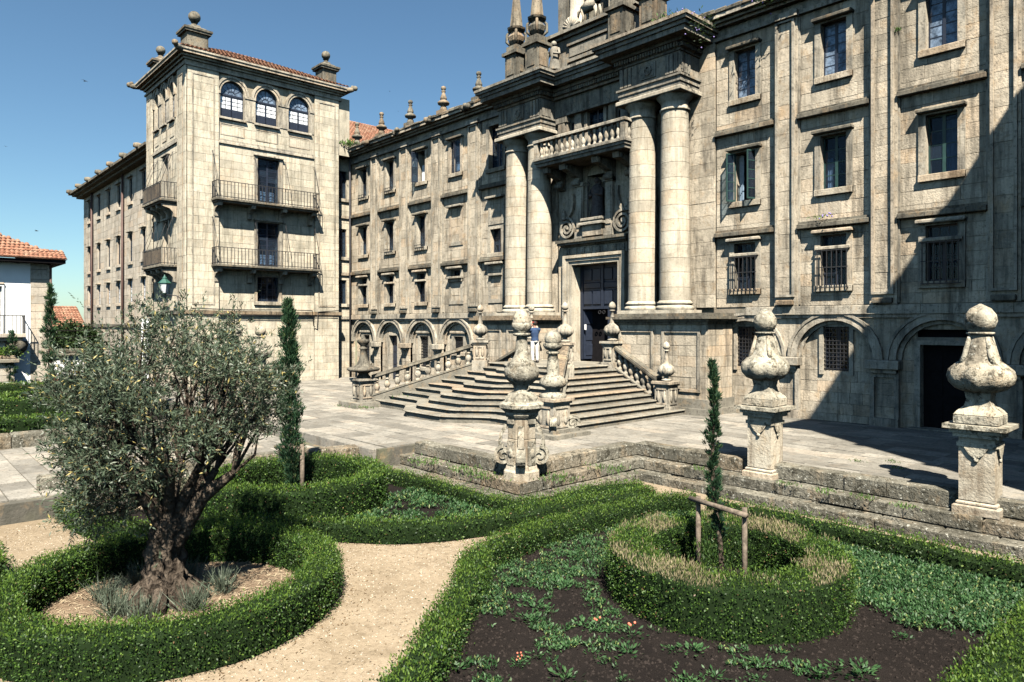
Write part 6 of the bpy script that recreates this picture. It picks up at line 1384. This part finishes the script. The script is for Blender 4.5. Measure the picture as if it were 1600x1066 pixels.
# ================================================================== WEEDS, BIRDS
def tuft(label, loc, n, r, h, mat='weed', flower=None, name='weed', down=0.):
    t = thing(name, label, 'plant', loc, 'weeds in joints and on ledges'); pz = np.column_stack([rng.normal(0, r, n), rng.normal(0, r*.7, n), -np.abs(rng.normal(0, down, n)) if down else rng.random(n)*h*.5]); D = np.column_stack([rng.normal(0, .7, n), rng.normal(0, .7, n), np.ones(n)*(1 if not down else .1)])
    leaves('foliage', pz, D, rv(n), h*.6, h*.16, mat, t, True)
    if flower:
        m_ = MB(); [m_.ball((rng.normal(0, r), rng.normal(0, r*.6), (-abs(rng.normal(0, down)) if down else h*.7)+rng.normal(0, .05)), .03, 6, 4) for k in range(9)]; m_.obj('flowers', flower, t, True)
tuft('trailing weed with violet flowers on the portal cornice corner', (-14.0, 22.2, 14.5), 240, .3, .2, 'tree', 'violet', down=.45)
tuft('dark weed clump on the right gutter above the first window', (-11.9, 23.25, 15.05), 300, .3, .3, 'tree', 'violet', down=.2)
tuft('violet-flowered weed on the ledge over the portal columns', (-15.3, 22.2, 14.75), 160, .35, .3, 'weed', 'violet')
tuft('mossy weed clump in the gutter corner by the tower', (-42.0, 23.4, 15.1), 420, .5, .5)
tuft('small weed growing from the pilaster between second and third bay', (-8.0, 23.85, 12.55), 60, .06, .18)
tuft('small weed on the string course of the second bay', (-10.3, 23.75, 6.9), 60, .2, .14, 'weed', 'violet')
tuft('grass tuft at the foot of the left stair balustrade', (-25.0, 14.6, gz(-25)), 120, .3, .16)
tuft('weed behind the left balusters of the stairs', (-24.6, 16.6, .1), 220, .45, .3)
tuft('grass tuft in the paving below the left newel', (-26.2, 14.5, gz(-26)), 90, .3, .14)
for i, (x, y) in enumerate(((-7.2, 14.85), (-6.4, 14.8), (-5.6, 14.85), (-9.4, 14.8), (-4.8, 14.7))): tuft('small weed tuft %s on the terrace wall ledge' % ('left of the far right pillar', 'midway between the two square pillars', 'nearer the far right pillar', 'left of the cypress', 'beside the far right pillar')[i], (x, y, -.27), 60, .12, .13)
for i, (x, y) in enumerate(((-13.2, 10.5), (-12.4, 10.45), (-14.6, 10.45), (-11.0, 11.5), (-10.9, 13.2))): tuft('weed tuft on the stepped ledge %s' % ('left of the octagonal pillar', 'just left of the octagonal pillar', 'near the wall corner', 'right of the octagonal pillar', 'below the short right flank wall')[i], (x, y, -.27), 130, .3, .16)
for i, (x, y) in enumerate(((-6.6, 17.1), (-5.6, 16.9), (-6.0, 17.6))): tuft('sprig of grass in a paving joint, %s' % ('left one near the shade edge', 'right one near the shade edge', 'far one near the shade edge')[i], (x, y, gz(x)), 40, .09, .1)
def bird(label, p, s, rz, roll):
    r = thing('bird', label, 'bird', p, 'birds in the sky', rz); m_ = MB(); m_.tube([(-.22*s, 0, 0), (-.08*s, 0, .01*s), (.1*s, 0, .01*s), (.22*s, 0, 0)], [.01*s, .05*s, .05*s, .015*s], 7); m_.obj('body', 'black', r, True)
    for q in (-1, 1): MB().add([(.08*s,0,.02*s),(.02*s,q*.25*s,.1*s),(-.12*s,q*.55*s,.04*s+roll*q*s),(-.05*s,q*.22*s,.08*s),(-.06*s,0,.02*s)], [(0,1,2,3,4)]).obj('wing', 'black', r, True)
def at(px, py, t): a = (px-800)/1086; return (t*(-.7373+a*.6756), t*(.6756+a*.7373), CAM_H-t*(py-507)/1086)
bird('dark bird flying high in the upper left sky', at(133, 127, 45), .55, .6, .05); bird('dark bird gliding just above the white house roof', at(57, 361, 50), .55, 1.2, -.04); bird('tiny bird near the left edge of the sky', at(9, 229, 60), .35, .3, .03)
bird('tiny bird over the left wing pinnacles', at(609, 143, 70), .3, .5, .02); bird('tiny bird beside the second wing pinnacle', at(622, 174, 70), .3, 2., .02)

# ================================================================== PEOPLE
def limbs_figure(root, skin, shirt, pants, pose):
    """one continuous remeshed body; shirt, trousers, shoes and hair are its clothing"""
    g = {k: Vector(v) for k, v in pose.items()}; hd, fd = g['head'], g['face']; up_ = Vector((0, 0, 1)); sd = fd.cross(up_)
    def torso(mb, e): mb.tube([g['hipc'], g['waist'], g['chest'], g['shc'], g['neck']], [.15+e, .135+e, .16+e, .135+e, .06+e*.4], 14)
    def legs(mb, e, s): mb.tube([g['hip'+s], (g['hip'+s]+g['kn'+s])*.5, g['kn'+s], g['kn'+s]*.6+g['an'+s]*.4, g['an'+s]], [.09+e, .078+e, .058+e, .055+e, .04+e], 10)
    def uarm(mb, e, s): mb.tube([g['shc']*.35+g['sh'+s]*.65, g['sh'+s], (g['sh'+s]+g['el'+s])*.5, g['el'+s]], [.08+e, .07+e, .052+e, .043+e], 10)
    m_ = MB(); torso(m_, 0); m_.ball(g['hipc'], .15, 12, 8, (1, .85, .75))
    for s in ('L', 'R'):
        legs(m_, 0, s); uarm(m_, 0, s); h = g['ha'+s]; d = (h-g['el'+s]).normalized(); o = d.orthogonal().normalized()
        m_.tube([g['el'+s], (g['el'+s]+h)*.5, h], [.043, .038, .028], 8); m_.ball(h+d*.04, .042, 8, 6)
        for k in range(4): b = h+d*.06+o*(.024*(k-1.5)); m_.tube([b, b+d*.045, b+d*.06+d.cross(o)*.03], [.012, .011, .009], 6)
        m_.tube([h+d*.02+o*.03, h+d*.06+o*.065], [.013, .01], 6)
        a = g['an'+s]; f = g['foot']; m_.tube([a-f*.05-up_*.05, a+f*.08-up_*.055, a+f*.17-up_*.06], [.04, .04, .028], 8); m_.tube([a, a-up_*.05], [.04, .04], 8)
    m_.tube([g['neck'], hd-up_*.05], [.055, .06], 10); m_.ball(hd, .1, 16, 12, (.95, .95, 1.22)); m_.ball(hd+fd*.1-up_*.01, .024, 8, 6)
    for q in (-1, 1): m_.ball(hd+sd*q*.098, .028, 8, 6)
    body = m_.obj('body', skin, root, True); md = body.modifiers.new('remesh', 'REMESH'); md.mode = 'VOXEL'; md.voxel_size = .014; md.use_smooth_shade = True
    m_ = MB(); torso(m_, .022); uarm(m_, .016, 'L'); uarm(m_, .016, 'R'); sh = m_.obj('shirt', shirt, root, True); md = sh.modifiers.new('remesh', 'REMESH'); md.mode = 'VOXEL'; md.voxel_size = .014; md.use_smooth_shade = True
    m_ = MB(); legs(m_, .016, 'L'); legs(m_, .016, 'R'); m_.ball(g['hipc'], .172, 12, 8, (1, .86, .75)); tr = m_.obj('trousers', pants, root, True); md = tr.modifiers.new('remesh', 'REMESH'); md.mode = 'VOXEL'; md.voxel_size = .014; md.use_smooth_shade = True
    MB().ball(hd-fd*.022+up_*.045, .108, 12, 8).obj('hair', 'hair', root, True)
    for q in (-1, 1): MB().ball(hd+fd*.09+sd*q*.034, .012, 6, 5).obj('eye', 'hair', root, True)
    MB().ball(hd+fd*.088-up_*.055, .02, 6, 5, (1, 1, .35)).obj('mouth', 'red_cloth', root, True)
    for s in ('L', 'R'): a = g['an'+s]; f = g['foot']; MB().tube([a-f*.06-up_*.05, a+f*.08-up_*.055, a+f*.19-up_*.065], [.05, .05, .034], 8).obj('shoe', 'black', root, True)
    return body
pr = thing('person', 'standing person in navy shirt and pale trousers raising a camera beside the stairs', 'person', (-21.05, 20.6, LZ), rz=R(160))
limbs_figure(pr, 'skin', 'blue_cloth', 'pale_cloth', dict(hipc=(0,0,.93), waist=(0,0,1.08), chest=(.01,0,1.28), shc=(0,0,1.42), neck=(0,0,1.5), head=(.03,0,1.63), face=(1,0,0), shL=(0,.19,1.4), shR=(0,-.19,1.4), elL=(.2,.22,1.25), elR=(.2,-.24,1.28), haL=(.22,.06,1.53), haR=(.22,-.08,1.55), hipL=(0,.09,.92), hipR=(0,-.09,.92), knL=(.02,.1,.5), knR=(.0,-.1,.5), anL=(-.01,.1,.1), anR=(-.02,-.11,.1), foot=(1,0,0)))
MB().cbox(.24, .3, -.07, .07, 1.58, 1.66, .01).tube([(.3, 0, 1.62), (.36, 0, 1.62)], .03, 10).obj('camera', 'black', pr, True)
MB().ball((.02, 0, 1.7), .112, 12, 8, (1, 1, .6)).obj('cap', 'red_cloth', pr, True)
for nm, lab, loc, sh in (('person', 'tiny seated person in yellow by the white wall, far left', (-41.95, 8.1, -.5), 'yellow_cloth'), ('person', 'tiny seated person in red beside the far cypress', (-41.0, 6.6, -.5), 'red_cloth')):
    pp_ = thing(nm, lab, 'person', loc, rz=R(-20)); MB().cbox(-.25, .2, -.3, .3, 0, .72, .03).obj('stone_seat', 'kerb', pp_, True) if False else None
    limbs_figure(pp_, 'skin', sh, 'blue_cloth', dict(hipc=(0,0,.55), waist=(0,0,.7), chest=(.03,0,.9), shc=(.03,0,1.03), neck=(.03,0,1.1), head=(.06,0,1.24), face=(1,0,0), shL=(.02,.18,1.02), shR=(.02,-.18,1.02), elL=(.12,.22,.78), elR=(.12,-.22,.78), haL=(.36,.1,.66), haR=(.36,-.1,.66), hipL=(0,.09,.55), hipR=(0,-.09,.55), knL=(.45,.1,.55), knR=(.45,-.1,.55), anL=(.48,.1,.1), anR=(.48,-.1,.1), foot=(1,0,0)))
    bn = thing('stone_bench', 'low stone seat under the %s' % ('person in yellow' if sh[0] == 'y' else 'person in red'), 'bench', loc, rz=R(-20)); MB().cbox(-.22, .2, -.4, .4, .3, .42, .02).obj('seat', 'kerb', bn, True); MB().box(-.18, .16, -.34, -.2, -.05, .3).obj('leg', 'kerb', bn, True); MB().box(-.18, .16, .2, .34, -.05, .3).obj('leg', 'kerb', bn, True)
